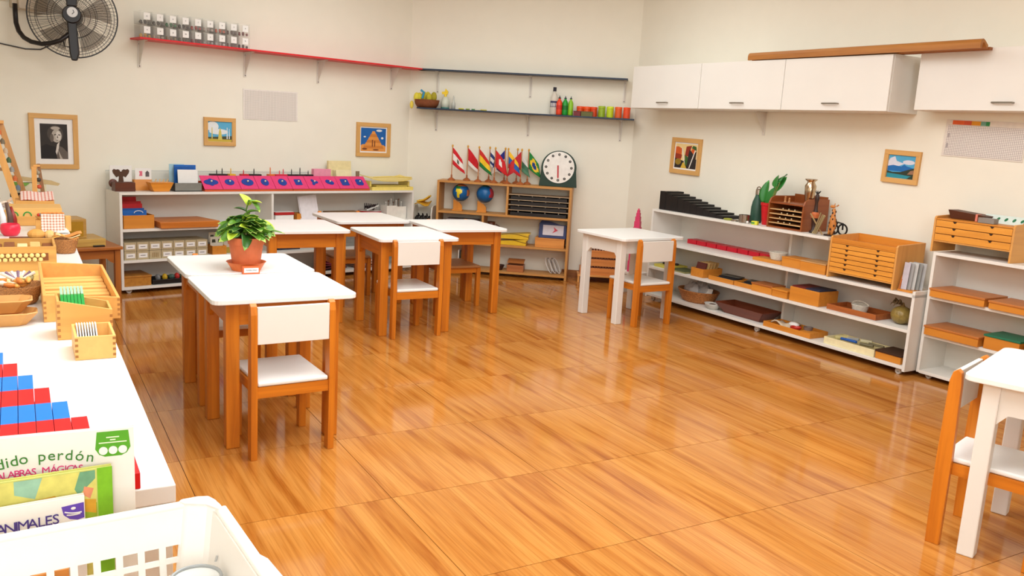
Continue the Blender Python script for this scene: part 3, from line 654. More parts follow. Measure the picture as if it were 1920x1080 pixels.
globe('plain blue globe with a red landmass at its right edge', .42, land2)
t = put('WS', 'magazine_pile', 'grey magazines lying in the left bay below the globes', 'magazines', .22, .04, .2855)
for k in range(9): G().box(-.14+.004*(k % 3), .15-.006*(k % 2), 0, .16, .022*k, .022*k+.0205).b('magazine', P([(110, 104, 104), (70, 66, 70), (150, 140, 140)][k % 3], .5), t, rot=(0, 0, R(2*(k % 3)-2)))
t = put('WS', 'brown_jug', 'dark brown jug in the bay right of the magazines', 'jug', .49, .1, .2855); G().lathe([(.04, 0), (.055, .05), (.045, .12), (.03, .16), (.036, .19)], 20).b('body', P((96, 50, 26), .4), t, smooth=True)
G().tube([(.05, 0, .05), (.085, 0, .08), (.075, 0, .15), (.036, 0, .17)], .006, 8).b('handle', P((96, 50, 26), .4), t)
for k in range(2):
    t = put('WS', 'yellow_tray', ['lower yellow curved tray with a wooden base', 'upper yellow curved tray resting on the lower one'][k], 'tray', .70+.02*k, .03, .2855+.055*k, 4*k)
    g = G(); g.prism([(-.13, 0), (.12, 0), (.12, .04), (.135, .052), (.11, .054), (-.13, .030), (-.14, .02)], 'Y', 0, .15); g.b('tray', P((226, 184, 40), .4), t, bev=.002)
    G().tube([(-.12+.02*i, -.002, .036+.012*sin(i*.35)) for i in range(13)], .002, 6).b('edge_line', P((90, 60, 20), .5), t)
t = put('WS', 'wooden_box', 'orange wooden box under the navy framed flag picture', 'box', 1.03, .03, .2855); G().box(-.13, .13, 0, .15, 0, .075).b('body', Wd((226, 150, 70)), t, bev=.002)
G().box(-.132, .132, -.002, .152, .0755, .083).b('lid', Wd((226, 150, 70)), t)
t = put('WS', 'framed_picture', 'navy framed card with a red arrow mark, leaning on the orange box', 'picture', 1.045, .06, .3695)
o = G().prism([(-.12, 0), (.125, 0), (.125, .12), (.06, .125), (-.02, .150), (-.10, .155), (-.12, .13)], 'Y', 0, .02).b('frame', P((30, 42, 92), .5), t, rot=(R(-14), 0, 0), bev=.002)
c = G().box(-.085, .10, -.003, -.0003, .025, .115).b('card', P((205, 196, 200), .5), o); G().prism([(0, .045), (.05, .07), (.01, .10), (.02, .072)], 'Y', -.0045, -.0032).b('arrow_print', P((200, 40, 60), .5), c)
t = put('WS', 'wooden_box', 'open brown wooden box on the bottom board of the wooden shelf', 'box', .735, .03, .0455); obox(G(), .15, .12, .06, .006).b('body', Wd((176, 106, 56)), t, bev=.001); G().box(-.075, .075, .0, .10, 0, .006).b('lid', Wd((186, 116, 60)), t, (0, .02, .075), (R(14), 0, 0))
t = put('WS', 'dark_bowl', 'small dark bowl left of the brown box on the bottom board', 'bowl', .58, .09, .0455); G().lathe([(.03, 0), (.052, .045), (.048, .045), (.026, .006)], 20, cap=True).b('bowl', P((66, 40, 34), .5), t)
t = put('WS', 'wire_coil', 'white wire hoops bunched at the right end of the bottom board', 'hoops', 1.075, .10, .0455)
for k in range(5): G().tube([(-.045+.018*k+.034*cos(a+.5), .028*sin(a)-.01+.004*k, .072+.064*sin(a-.6)) for a in [2*pi*i/20 for i in range(20)]], .003, 6, closed=True).b('hoop', P([(224, 220, 216), (120, 112, 108)][k % 2], .3), t)
t = put('WS', 'book_row', 'row of thin white booklets low behind the far chairs', 'booklets', .27, .04, .0455)
for k in range(8): G().box(0, .008, 0, .14, 0, .16-.01*(k % 3)).b('booklet', P([(222, 214, 204), (60, 56, 54), (200, 186, 60)][k % 3], .6), t, (-.06+.014*k, 0, 0))

# ================================================================== back-wall shelves
z = 1.4475
t = put('BW', 'fruit_basket', 'brown basket of yellow gloves and cloths at the left end of the navy shelf', 'basket', -1.40, -.11, z)
G().lathe([(.085, 0), (.105, .03), (.115, .07), (.108, .07), (.098, .03), (.08, .006)], 24, sy=.8).b('basket', weave((90, 40, 14), (140, 74, 30), 220), t, smooth=True)
for k, (x, y, c) in enumerate(((-.07, 0, (222, 204, 60)), (-.03, .02, (206, 190, 56)), (.02, -.01, (190, 176, 50)), (.06, .01, (170, 156, 44)), (-.09, -.02, (226, 210, 70)), (0, .03, (210, 196, 60)))):
    G().ball((x, y, .085+.012*(k % 2)), .034, 12, 8, (.8, .8, 1.3)).b('cloth', P(c, .8), t, smooth=True)
G().tube([(-.035, -.03, .08), (-.02, -.035, .13), (-.05, -.03, .15)], .010, 8).b('blue_cloth', P((60, 150, 190), .7), t); G().ball((-.13, -.03, .02), .022, 10, 8, (.8, .8, 1.6)).b('hanging_finger', P((228, 204, 80), .8), t)
def bottle(lab, s, h, r, body, cap, capc, lbl=None, d=-.10, cat='bottle'):
    t = put('BW', 'bottle', lab, cat, s, d, z)
    G().lathe([(r*.92, 0), (r, .01), (r, h*.62), (r*.75, h*.72), (r*.38, h*.8), (r*.38, h*.85)], 20).b('body', body, t, smooth=True)
    if cap == 'nozzle': G().lathe([(r*.45, h*.85), (r*.45, h*.89), (r*.18, h*.91), (r*.08, h)], 12).b('cap', capc, t)
    else: G().lathe([(r*.45, h*.85), (r*.45, h)], 12).b('cap', capc, t)
    if lbl: G().lathe([(r*1.01, h*.28), (r*1.01, h*.5)], 20, cap=False).b('label', lbl, t)
    return t
t = put('BW', 'spray_bottle', 'white spray bottle with a yellow trigger head', 'bottle', -1.235, -.10, z)
G().lathe([(.036, 0), (.038, .06), (.024, .095), (.014, .105)], 20).b('body', P((205, 208, 190), .3), t, smooth=True)
G().lathe([(.037, .0015), (.0385, .012)], 20, cap=False).b('base_band', P((70, 130, 120), .5), t)
G().prism([(-.03, .125), (.02, .125), (.024, .15), (.0, .175), (-.006, .15), (-.034, .145)], 'Y', -.009, .009).lathe([(.012, .1055), (.012, .125)], 12).b('trigger_head', P((236, 200, 40), .4), t)
t = put('BW', 'spray_bottle', 'small grey dropper bottle right of the spray bottle', 'bottle', -1.16, -.10, z); G().lathe([(.018, 0), (.018, .05), (.008, .07), (.007, .10), (.002, .12)], 14).b('body', P((190, 190, 180), .3), t, smooth=True)
for k in range(5):
    t = put('BW', 'small_brush', ['yellow small tool lying flat on the navy shelf, nearest the bottles', 'second small tool lying on the navy shelf', 'third small tool lying on the navy shelf, greenish', 'fourth small tool on the navy shelf, pale', 'fifth small tool lying on the navy shelf, farthest right'][k], 'tool', -1.08+.05*k, -.12, z, 10*k-20, 'small tools lying on the navy shelf')
    G().tube([(-.03, 0, .006), (.025, 0, .006)], .0055, 8).b('handle', P([(220, 206, 60), (150, 170, 60), (90, 140, 80), (226, 220, 190), (206, 190, 80)][k], .5), t); G().box(.026, .04, -.006, .006, 0, .01).b('tip', CARD, t)
bottle('tall clear bottle with a dark cap and printed label', -.265, .235, .033, clear((236, 226, 210), .55), 'cap', P((30, 30, 46), .4), grid((230, 226, 222), (60, 60, 90), .014, .05, .4))
bottle('red paint bottle with a dark nozzle', -.215, .165, .026, P((226, 66, 30), .35), 'nozzle', P((40, 24, 30), .4), P((200, 40, 26), .5), -.13)
bottle('dark green paint bottle with a nozzle', -.165, .165, .025, P((24, 150, 50), .35), 'nozzle', P((30, 30, 60), .4), P((16, 110, 40), .5), -.12)
bottle('lime green paint bottle with a nozzle', -.118, .165, .023, P((140, 196, 40), .35), 'nozzle', P((24, 40, 50), .4), None, -.10)
for k, (c, s, lab) in enumerate((((226, 76, 26), -.035, 'orange paint pot behind the small boxes, first of three'), ((230, 84, 26), .025, 'orange paint pot behind the small boxes, second of three'), ((224, 72, 24), .085, 'orange paint pot behind the small boxes, third of three'), ((150, 176, 40), .155, 'olive green paint pot on the navy shelf'), ((196, 214, 40), .228, 'yellow-green paint pot on the navy shelf'), ((228, 96, 40), .30, 'orange paint pot second from the right end'), ((240, 84, 40), .372, 'orange-red paint pot at the right end of the navy shelf'))):
    t = put('BW', 'paint_pot', lab, 'pot', s, -.07 if k < 3 else -.10, z, 0, 'paint pots on the navy shelf')
    h = .085 if k < 3 else .095
    G().lathe([(.028, 0), (.030, .004), (.030, h-.02)], 20).b('jar', P(c, .35), t); G().lathe([(.0315, h-.019), (.0315, h-.002), (.029, h)], 20).b('lid', P(tuple(min(255, int(v*1.08)) for v in c), .35), t)
for k, (s, w_, c, lab) in enumerate(((-.055, .06, (120, 30, 34), 'dark red small tub in front of the orange pots'), (.03, .10, (100, 96, 40), 'low olive tub in front of the orange pots'))):
    t = put('BW', 'tub', lab, 'tub', s, -.155, z); obox(G(), w_, .045, .036, .003).b('tub', P(c, .5), t); G().box(-w_/2-.002, w_/2+.002, -.002, .047, .0365, .042).b('lid', P(tuple(int(v*.8) for v in c), .5), t)

# jars on the red shelf
rnd = random.Random(3)
jc = [[(206, 160, 40), (190, 176, 150), (150, 130, 90), (90, 90, 60), (120, 20, 40), (180, 176, 170), (200, 196, 190), (110, 90, 80), (50, 30, 34)], [(60, 56, 50), (50, 44, 40), (24, 110, 60), (44, 30, 30), (170, 50, 50), (190, 170, 160), (200, 80, 50), (90, 60, 60), (120, 30, 34)]]
let = 'nupmrstvbalecidozxq'
for r_ in range(2):
    for k in range(9):
        t = put('LW', 'clear_box', 'clear plastic box with a white letter card, %s row, %s' % (('lower', 'upper')[r_], ['leftmost', 'second from left', 'third from left', 'fourth from left', 'middle one', 'sixth from left', 'seventh from left', 'second from right', 'rightmost'][k]), 'box', .275+.0905*k, -.17, 1.7855+.092*r_, 0, 'clear boxes on the red shelf')
        obox(G(), .085, .12, .088, .002).b('box', clear((230, 226, 218), .085), t)
        c = G().box(-.018, .026, -.002, -.0004, .03, .076).b('label_card', CARD, t); text(let[r_*9+k], .017, P((60, 50, 56), .7), 'letter', c, (.004, -.0025, .055), (R(90), 0, 0))
        g = G()
        for q in range(7): g.ball((-.03+.01*q, .03+.02*(q % 3), .013+.008*(q % 2)), .010, 7, 5)
        o = g.b('small_objects', P(jc[r_][k], .6), t); o['kind'] = 'stuff'

# ================================================================== framed pictures and wall charts
def frame(fr, lab, s0, s1, z0, z1, bw, matb, tilt=0, d=-.018):
    t = put(fr, 'framed_picture', lab, 'picture', (s0+s1)/2, d, z0); w_, h = (s1-s0)/2, z1-z0; t.rotation_euler = (0, R(tilt), ang(fr))
    for x0, x1, a, b_ in ((-w_, w_, 0, bw), (-w_, w_, h-bw, h), (-w_, -w_+bw, bw, h-bw), (w_-bw, w_, bw, h-bw)): G().box(x0, x1, 0, .018, a, b_).b('rail', FRAMEW, t, bev=.001)
    b_ = G().box(-w_+bw, w_-bw, .010, .0175, bw, h-bw).b('mount', CARD, t)
    return t, b_, (-w_+bw+matb, w_-bw-matb, bw+matb, h-bw-matb)
def print_(parent, area_, polys, mats, y=.0098):
    x0, x1, z0, z1 = area_; g = G()
    for i, (mi, pts) in enumerate(polys):
        g.poly([(x0+(x1-x0)*u, y-.00012*i, z0+(z1-z0)*v) for u, v in pts], mi)
    me_ = g.bm
    for f in me_.faces:
        f.normal_update()
        if f.normal.y > 0: f.normal_flip()
    me = bpy.data.meshes.new('print'); me_.to_mesh(me); me_.free()
    for m_ in mats: me.materials.append(m_)
    o = bpy.data.objects.new('print', me); COL.objects.link(o); o.parent = parent; return o
SQ = [(0, 0), (1, 0), (1, 1), (0, 1)]
def ell(cx_, cz_, rx, rz, n=16, a0=0, a1=360): return [(cx_+rx*cos(R(a0+(a1-a0)*i/n)), cz_+rz*sin(R(a0+(a1-a0)*i/n))) for i in range(n if a1-a0 == 360 else n+1)]
t, mb, ar = frame('LW', 'large wooden frame with a black and white portrait of a person', -.452, -.148, .858, 1.228, .032, .035)
gr = [P(c, .6, .03) for c in ((44, 38, 34), (98, 88, 80), (176, 166, 154), (22, 18, 18), (210, 202, 192), (70, 62, 56))]
print_(mb, ar, [(0, SQ), (3, [(0, 0), (.85, 0), (.75, .25), (.5, .36), (.2, .42), (0, .35)]), (1, [(.6, 0), (1, 0), (.98, .2), (.8, .34), (.65, .38), (.55, .2)]), (5, ell(.55, .72, .30, .24)), (2, ell(.60, .66, .19, .19)), (4, ell(.66, .66, .10, .14)), (1, ell(.42, .60, .07, .12)), (2, ell(.56, .88, .17, .05)), (5, [(.5, .7), (.58, .72), (.58, .685), (.5, .675)]), (5, [(.66, .71), (.74, .70), (.74, .675), (.66, .68)]), (1, [(.62, .69), (.66, .60), (.60, .60)]), (5, [(.56, .545), (.68, .55), (.62, .53)]), (4, [(.6, .42), (.7, .5), (.66, .3), (.58, .12), (.54, .2)]), (2, [(.62, .3), (.72, .12), (.8, 0), (.70, 0)])], gr)
t, mb, ar = frame('LW', 'small square frame showing white towers against a blue sky', .745, .998, 1.048, 1.262, .030, .001)
print_(mb, ar, [(0, SQ), (1, ell(.2, .75, .25, .25)), (1, ell(.45, .5, .4, .14)), (2, [(0, 0), (1, 0), (1, .3), (0, .22)]), (3, [(0, 0), (1, 0), (1, .12), (0, .14)]), (4, [(.42, .1), (.6, .1), (.56, .5), (.51, .72), (.46, .5)]), (4, [(.15, .15), (.2, .15), (.19, .7), (.16, .7)]), (1, [(.78, .15), (.83, .15), (.82, .72), (.79, .72)]), (1, [(.88, .15), (.92, .15), (.91, .66), (.89, .66)])],
       [P(c, .6, .03) for c in ((90, 170, 206), (226, 228, 226), (70, 74, 50), (196, 170, 60), (206, 190, 90))])
t, mb, ar = frame('LW', 'wooden frame with an orange stepped pyramid under a deep blue sky', 2.10, 2.452, .994, 1.288, .034, .012)
pyr = [(0, SQ), (1, [(0, 0), (1, 0), (1, .2), (.92, .28), (.08, .3), (0, .25)])]
for k in range(6): w1 = .42-.065*k; pyr.append((1 if k % 2 else 2, [(.5-w1, .12+.125*k), (.5+w1, .12+.125*k), (.5+w1-.05, .12+.125*(k+1)), (.5-w1+.05, .12+.125*(k+1))]))
pyr += [(3, [(.44, .2), (.48, .2), (.48, .5), (.44, .5)]), (3, [(.53, .2), (.57, .2), (.57, .45), (.53, .45)]), (4, ell(.15, .62, .05, .03)), (4, ell(.85, .58, .05, .05)), (4, ell(.72, .9, .12, .05)), (3, ell(.15, .1, .1, .04)), (3, ell(.6, .07, .12, .03))]
print_(mb, ar, pyr, [P(c, .6, .03) for c in ((24, 96, 170), (226, 150, 70), (206, 126, 52), (120, 66, 34), (226, 228, 230))])
t, mb, ar = frame('RW', 'wooden frame with red mountains and green and black leaves', -.578, -.232, 1.02, 1.31, .035, .012, 1.0)
print_(mb, ar, [(0, SQ), (1, [(0, .2), (.28, .2), (.3, .8), (.12, .88), (0, .86)]), (2, [(0, .35), (.3, .4), (.32, .55), (0, .6)]), (3, [(0, 0), (1, 0), (1, .4), (.75, .5), (.4, .3), (0, .4)]), (4, ell(.16, .25, .14, .13)), (5, [(.3, 0), (.58, 0), (.45, .25), (.38, .22)]), (2, [(.45, .5), (.62, .5), (.75, .95), (.5, .9)]), (1, [(.6, .5), (.8, .4), (.98, .85), (.8, .88)]), (3, [(.55, .1), (.95, .1), (.98, .75), (.85, .6), (.65, .8)]), (6, [(.68, .02), (.72, .02), (.95, .8), (.91, .82)]), (6, [(.42, .3), (.5, .15), (.34, .8), (.28, .85)]), (7, [(.5, .12), (.58, .12), (.62, .45), (.56, .5), (.45, .55)]), (7, [(.75, .85), (.98, .75), (.95, .92), (.8, .95)])],
       [P(c, .6, .03) for c in ((236, 206, 140), (210, 92, 34), (150, 50, 24), (44, 36, 34), (150, 120, 34), (214, 176, 60), (232, 226, 214), (60, 96, 44))])
t, mb, ar = frame('RW', 'small wooden frame with a blue mountain lake under clouds', 1.415, 1.665, 1.105, 1.308, .030, .001, 1.5)
print_(mb, ar, [(0, SQ), (1, [(0, .5), (.35, .5), (.6, .65), (.3, .75), (.22, .95), (.05, .85), (0, .7)]), (1, ell(.75, .72, .22, .1)), (2, [(0, .3), (1, .3), (.95, .48), (.7, .55), (.6, .62), (.5, .52), (.2, .56), (0, .5)]), (3, [(0, .15), (1, .1), (1, .5), (.8, .42), (.5, .28), (.2, .25), (0, .3)]), (4, [(0, 0), (1, 0), (1, .12), (.6, .16), (0, .2)]), (5, [(.75, .2), (1, .22), (1, .42), (.85, .36)]), (3, [(.75, 0), (1, 0), (1, .16), (.85, .1)])],
       [P(c, .6, .03) for c in ((80, 166, 206), (214, 214, 226), (24, 104, 176), (44, 56, 40), (40, 140, 156), (150, 110, 84))])
# wall charts
t = put('LW', 'wall_chart', 'finely ruled white chart taped to the left wall under the red shelf', 'chart', 1.30, -.004, 1.262); t.rotation_euler = (0, R(-.5), ang('LW'))
G().box(-.235, .235, 0, .002, 0, .235).b('sheet', P((232, 224, 214), .8), t); G().box(-.225, .225, -.0012, -.0002, .006, .225).b('printed_table', grid((232, 224, 214), (186, 176, 166), .0135, .0085, .20), t)
t = put('RW', 'wall_chart', 'ruled white chart with an orange and green heading strip on the right wall', 'chart', 2.03, -.004, 1.285); t.rotation_euler = (0, R(1.5), ang('RW'))
G().box(-.24, .24, 0, .002, 0, .215).b('sheet', P((224, 214, 202), .8), t); G().box(-.225, .232, -.0012, -.0002, .008, .182).b('printed_table', grid((232, 224, 216), (150, 138, 134), .0105, .0095, .2), t)
for x0, x1, c in ((-.20, -.13, (222, 96, 44)), (-.13, -.085, (206, 84, 50)), (-.085, -.03, (222, 150, 40)), (-.03, 0, (110, 160, 140)), (0, .022, (50, 140, 80))): G().box(x0, x1, -.0014, -.0002, .186, .210).b('heading_strip', P(c, .7), t)
for k in range(2): G().box(-.22+.0*k, -.205, -.0014, -.0002, .05+.06*k, .075+.06*k).b('side_print', P((170, 160, 156), .7), t)
# ================================================================== right wall shelf
z = .7405
for k in range(10):
    # ten black prisms of falling height, side by side
    t = put('R1', 'black_prism', 'black prism of the broad stair, %s' % ['tallest, at the left end', 'second tallest', 'third tallest', 'fourth tallest', 'fifth tallest', 'sixth in falling height', 'seventh in falling height', 'third lowest', 'second lowest', 'lowest, at the right end'][k], 'prism', .055+.0705*k, .05, z, 0, 'black broad stair prisms')
    h = .145-.0135*k; G().box(-.0345, .0345, 0, .19, 0, h).b('block', BLACK, t, bev=.002)
t = put('R1', 'ring_tape', 'flat green and brown ring lying right of the black prisms', 'ring', .77, .06, z); G().tube([(.03*cos(2*pi*i/20), .026*sin(2*pi*i/20), .006) for i in range(20)], .006, 8, closed=True).b('ring', P((150, 150, 50), .5), t)
t = put('R1', 'steel_disc', 'small round steel disc lying left of the steel cup', 'disc', .845, .05, z); G().lathe([(.026, 0), (.026, .008), (.02, .012)], 20).b('disc', STEEL, t, smooth=False)
t = put('R1', 'steel_cup', 'small steel cup in front of the green bottle', 'cup', .925, .06, z); G().lathe([(.036, 0), (.04, .004), (.04, .056), (.036, .056), (.036, .006)], 24).b('cup', STEEL, t)
t = put('R1', 'pebble', 'little white ball beside the steel cup', 'ball', .975, .04, z); G().ball((0, 0, .009), .009, 10, 8).b('ball', CARD, t)
t = put('R1', 'water_bottle', 'dark green steel drinking bottle left of the red plant pot', 'bottle', .93, .17, z)
G().lathe([(.038, 0), (.041, .01), (.041, .11), (.034, .15), (.020, .19), (.019, .2)], 24).b('body', P((44, 78, 62), .45), t, smooth=True); G().lathe([(.021, .2005), (.021, .235), (.014, .242)], 20).b('cap', STEEL, t)
G().tube([(.018*cos(a), 0, .238+.018*sin(a)) for a in [pi*i/10 for i in range(11)]], .004, 6).b('loop', STEEL, t)
t = put('R1', 'small_box', 'tiny yellow-green box in front of the red pot', 'box', 1.05, .03, z); G().box(-.025, .02, 0, .03, 0, .025).b('body', P((220, 216, 60), .5), t, rot=(0, 0, R(20)), bev=.002); G().box(-.026, .0, -.001, .031, .006, .018).b('band', P((70, 140, 70), .5), t, rot=(0, 0, R(20)))
pt = put('R1', 'potted_plant', 'tall-leaved green plant in a slim red pot on the right shelf', 'plant', 1.055, .15, z)
G().lathe([(.036, 0), (.052, .135), (.056, .136), (.056, .155), (.05, .155), (.046, .13)], 24).b('pot', P((196, 22, 30), .4), pt, smooth=False); G().lathe([(.047, .131), (.001, .134)], 20).b('soil', P((50, 34, 26), .9), pt)
def leafmesh(g, L, w_, curl=.3, M=None, edge=.82, pw=.7):
    n = 9
    def fn(u, v):
        ww = w_*sin(pi*min(1, u*.96+.04))**pw*(1-.2*u); x = (v-.5)*2*ww; z_ = curl*L*(u*u)*-.6+abs(v-.5)*ww*.8; return (M @ Vector((x, L*u, z_))) if M else (x, L*u, z_)
    g.sheet(fn, n, 6, lambda u, v: 1 if abs(v-.5)*2 > edge or u > .93 else 0)
for k, (px_, pz, az_, tl, L_, w_) in enumerate(((-.05, .17, -10, 78, .17, .045), (-.02, .15, 20, 86, .16, .04), (.05, .27, -40, 60, .13, .038), (.075, .30, -30, 40, .12, .04), (.05, .24, 20, 75, .12, .035))):
    if k > 1: G().tube([(.01, 0, .134), (px_*.5, 0, .2), (px_, 0, pz+.005)], .004, 6).b('stem', P((110, 130, 60), .5), pt)
    M = Matrix.Translation((px_, 0, pz-.02 if k < 2 else pz)) @ Matrix.Rotation(R(az_), 4, 'Y') @ Matrix.Rotation(R(tl), 4, 'X')
    g = G(); leafmesh(g, L_, w_, .25, M, 1.1); g.b('leaf', [P((40, 116, 40), .4), P((70, 150, 60), .4)], pt, solid=.0015, smooth=True)
t = put('R1', 'small_cabinet', 'red-brown wooden rack with pale-edged trays and the steel vase on it', 'cabinet', 1.29, .05, z)
W_, D_ = .29, .25
for sx in (-1, 1): G().prism([(0, 0), (D_, 0), (D_, .215), (.05, .215), (.015, .20), (0, .17)], 'X', sx*W_/2-.006, sx*W_/2+.006).b('side_panel', REDW, t, bev=.001)
G().box(-W_/2+.007, W_/2-.007, D_-.008, D_, 0, .23).b('back_panel', REDW, t); G().box(-W_/2+.007, W_/2-.007, .002, D_-.009, .165, .175).b('top_board', REDW, t); G().box(-W_/2+.007, W_/2-.007, .002, D_-.009, .0, .010).b('bottom_board', REDW, t)
for k in range(4):
    o = G().box(-W_/2+.008, W_/2-.008, .004, D_-.010, .03+.031*k, .036+.031*k).b('tray_board', Wd((218, 176, 120)), t)
    for q in range(3): G().ball((-.06+.05*q+.01*k, .012, .042+.031*k), .005, 8, 6).b('knob', P((210, 190, 150), .4), o)
t = put('R1', 'metal_vase', 'shiny steel vase with flared rim on top of the red-brown rack', 'vase', 1.385, .16, z+.176)
G().lathe([(.026, 0), (.028, .02), (.036, .08), (.038, .125), (.026, .145), (.024, .152), (.042, .168), (.040, .170), (.02, .152)], 28, cap=False).lathe([(.026, 0), (.001, .001)], 28, cap=False).b('vase', P((190, 168, 140), .18, .02, metal=1), t, smooth=True)
for k, (s, h, lab) in enumerate(((1.22, .04, 'left small wooden peg figure on top of the red-brown rack'), (1.255, .032, 'right small wooden peg figure on top of the red-brown rack'))):
    t = put('R1', 'figurine', lab, 'figurine', s, .12, z+.176); G().lathe([(.009, 0), (.006, .012), (.008, h*.6), (.003, h*.7)], 12).ball((0, 0, h*.85), .007, 8, 6).b('body', P((186, 130, 80), .5), t)
t = put('R1', 'carved_figure', 'tall dark carved wooden figure with a tuft of hair beside the rack', 'figurine', 1.497, .10, z)
g = G(); g.lathe([(.03, 0), (.03, .012), (.016, .02), (.02, .07), (.028, .12), (.014, .15), (.011, .20), (.017, .225), (.013, .25), (.005, .258)], 16, sy=.8); g.b('body', P((52, 30, 20), .45), t, smooth=True)
G().lathe([(.029, .10), (.0295, .125), (.018, .14)], 16, sy=.82, cap=False).b('band', P((190, 100, 50), .5), t)
g = G()
for k in range(7): g.tube([(0, 0, .252), (.008*(k-3), .004*(k % 3), .275+.004*(k % 2))], [.004, .0015], 6)
g.b('hair_tuft', P((30, 24, 22), .7), t)
t = put('R1', 'crossed_sticks', 'crossed dried seed sticks leaning before the carved figure', 'sticks', 1.56, .05, z)
G().tube([(-.06, 0, .13), (.05, 0, .006)], .005, 6).b('stick', P((160, 130, 86), .7), t); G().tube([(-.02, -.012, .006), (.02, -.012, .05), (.055, -.012, .13)], [.004, .01, .012], 8).b('seed_head', P((176, 156, 110), .8, bump=.8), t)
for q in range(3): G().tube([(-.005+.01*q, -.02, .006), (.04+.016*q, -.024, .145-.01*q)], .0045, 6).b('stick', P((150, 130, 90), .7), t)
t = put('R1', 'wire_ornament', 'black wire bicycle ornament between figure and giraffe', 'ornament', 1.628, .18, z)
for sx, rr in ((-1, .03), (1, .034)): G().tube([(sx*.032+rr*cos(2*pi*i/18), 0, rr+.008+rr*sin(2*pi*i/18)) for i in range(18)], .006, 6, closed=True).b('wheel', BLACK, t)
G().tube([(-.032, 0, .04), (-.01, 0, .085), (.03, 0, .08), (.032, 0, .04)], .006, 6).tube([(-.02, 0, .085), (-.03, 0, .105)], .005, 6).b('body', BLACK, t)
t = put('R1', 'giraffe_figure', 'carved spotted wooden giraffe at the right end of the top board', 'figurine', 1.655, .08, z)
gm = P((196, 124, 56), .5, .1); sp = P((50, 28, 18), .5)
G().box(-.045, .035, -.02, .02, 0, .010).b('base', sp, t, bev=.002)
g = G(); g.lathe([(.012, .0105), (.022, .05), (.026, .085), (.018, .115), (.012, .15), (.009, .178)], 14, sy=.8); g.ball((-.012, 0, .190), .013, 10, 8, (1.6, .8, .8)); g.tube([(0, 0, .195), (.002, 0, .212)], .003, 6); g.tube([(.01, .006, .193), (.022, .012, .203)], .004, 6)
for sx in (-1, 1): g.tube([(sx*.012, -.012, .0105), (sx*.016, -.006, .06)], .006, 8)
g.b('body', gm, t, smooth=True)
g = G()
for k in range(18): a = 2.4*k; zz = .03+.008*k; rr = (.025 if zz < .1 else .017 if zz < .13 else .012); g.ball((rr*.9*cos(a), rr*.72*sin(a), zz), .0075, 7, 5, (.8, .8, 1.1))
g.b('spots', sp, t)
# second board
z = .4905
for k in range(8):
    s = .27+.108*k
    t = put('R1', 'red_block', 'long red block in the row on the second board, %s' % ['farthest left', 'second from left', 'third from left', 'fourth from left', 'fifth from left', 'sixth from left', 'second from right', 'farthest right'][k], 'block', s, .20, z, 0, 'red blocks on the second board')
    G().box(-.0495, .0495, 0, .10, 0, .034).b('block', P((206, 22, 44), .4), t, bev=.002)
t = put('R1', 'wooden_box', 'low orange wooden tray under the small white basket', 'box', 1.16, .07, z); G().box(-.13, .13, 0, .12, 0, .022).b('body', BOXW, t, bev=.002)
def wbasket(fr, lab, s, d, z_, r, h, m_, handle=False):
    t = put(fr, 'wicker_basket', lab, 'basket', s, d, z_); pr = []
    for i in range(9): zz = h*i/8; pr.append((r*(.72+.28*(i/8)**.8)+(.0025 if i % 2 else 0), zz))
    pr.append((r*.93, h)); pr.append((r*.68, .005))
    G().lathe(pr, 32).b('basket', m_, t, smooth=True); G().tube([(r*1.0*cos(2*pi*i/28), r*1.0*sin(2*pi*i/28), h) for i in range(28)], r*.06, 6, closed=True).b('rim', m_, t)
    return t
WW = weave((176, 164, 142), (236, 228, 212), 240)
wbasket('R1', 'small white wicker basket standing on the low orange tray', 1.205, .13, z+.0225, .062, .052, WW)
t = put('R1', 'wooden_box', 'orange wooden box right of the white basket, in front of the divider', 'box', 1.385, .06, z); G().box(-.085, .085, 0, .13, 0, .058).b('body', BOXW, t, bev=.002); G().box(-.087, .087, -.002, .132, .0585, .066).b('lid', BOXW, t)
t = put('R1', 'wooden_box', 'long flat orange box left of the six-drawer leaf cabinet', 'box', 1.575, .04, z); G().box(-.10, .10, 0, .155, 0, .062).b('body', BOXW, t, bev=.002); G().box(-.102, .102, -.002, .157, .0625, .07).b('lid', Wd((206, 160, 104)), t)
def leafcab(fr, lab, s, d, z_, w_, dp, h, n, topgap, foot):
    t = put(fr, 'drawer_cabinet', lab, 'cabinet', s, d, z_); th = .012
    for sx in (-1, 1): G().prism([(0, 0), (.0, h-.01), (.01, h), (dp, h+.012), (dp, 0)], 'X', sx*(w_/2-th/2)-th/2, sx*(w_/2-th/2)+th/2).b('side_panel', Wd((222, 160, 84), .45, .12), t, bev=.001)
    G().box(-w_/2+th+.0005, w_/2-th-.0005, dp-.009, dp, foot, h+.012).b('back_panel', BOXW, t)
    G().box(-w_/2+th+.0005, w_/2-th-.0005, .002, dp-.01, h-topgap-.008, h-topgap).b('top_board', BOXW, t)
    G().box(-w_/2+th+.0005, w_/2-th-.0005, .0, .006, h-topgap+.0005, h-.012).b('top_rail', BOXW, t) if topgap > .03 else None
    G().box(-w_/2+th+.0005, w_/2-th-.0005, .002, dp-.01, foot-.008, foot).b('bottom_board', Wd((222, 160, 84)), t)
    hh = (h-topgap-.008-foot)/n
    for k in range(n):
        z0 = foot+hh*k+.001; dr = G().box(-w_/2+th+.002, w_/2-th-.002, .001, dp-.02, z0, z0+hh-.0035).b('drawer', Wd((232, 158, 62), .4, .2), t, bev=.001)
        for sx in (-1, 1):
            x = sx*w_*.23; G().prism([(x-.011, z0+hh-.0035), (x+.011, z0+hh-.0035), (x+.004, z0+hh-.013), (x-.004, z0+hh-.013)], 'Y', -.0006, .0009).b('finger_notch', P((40, 20, 12), .8), dr)
    return t
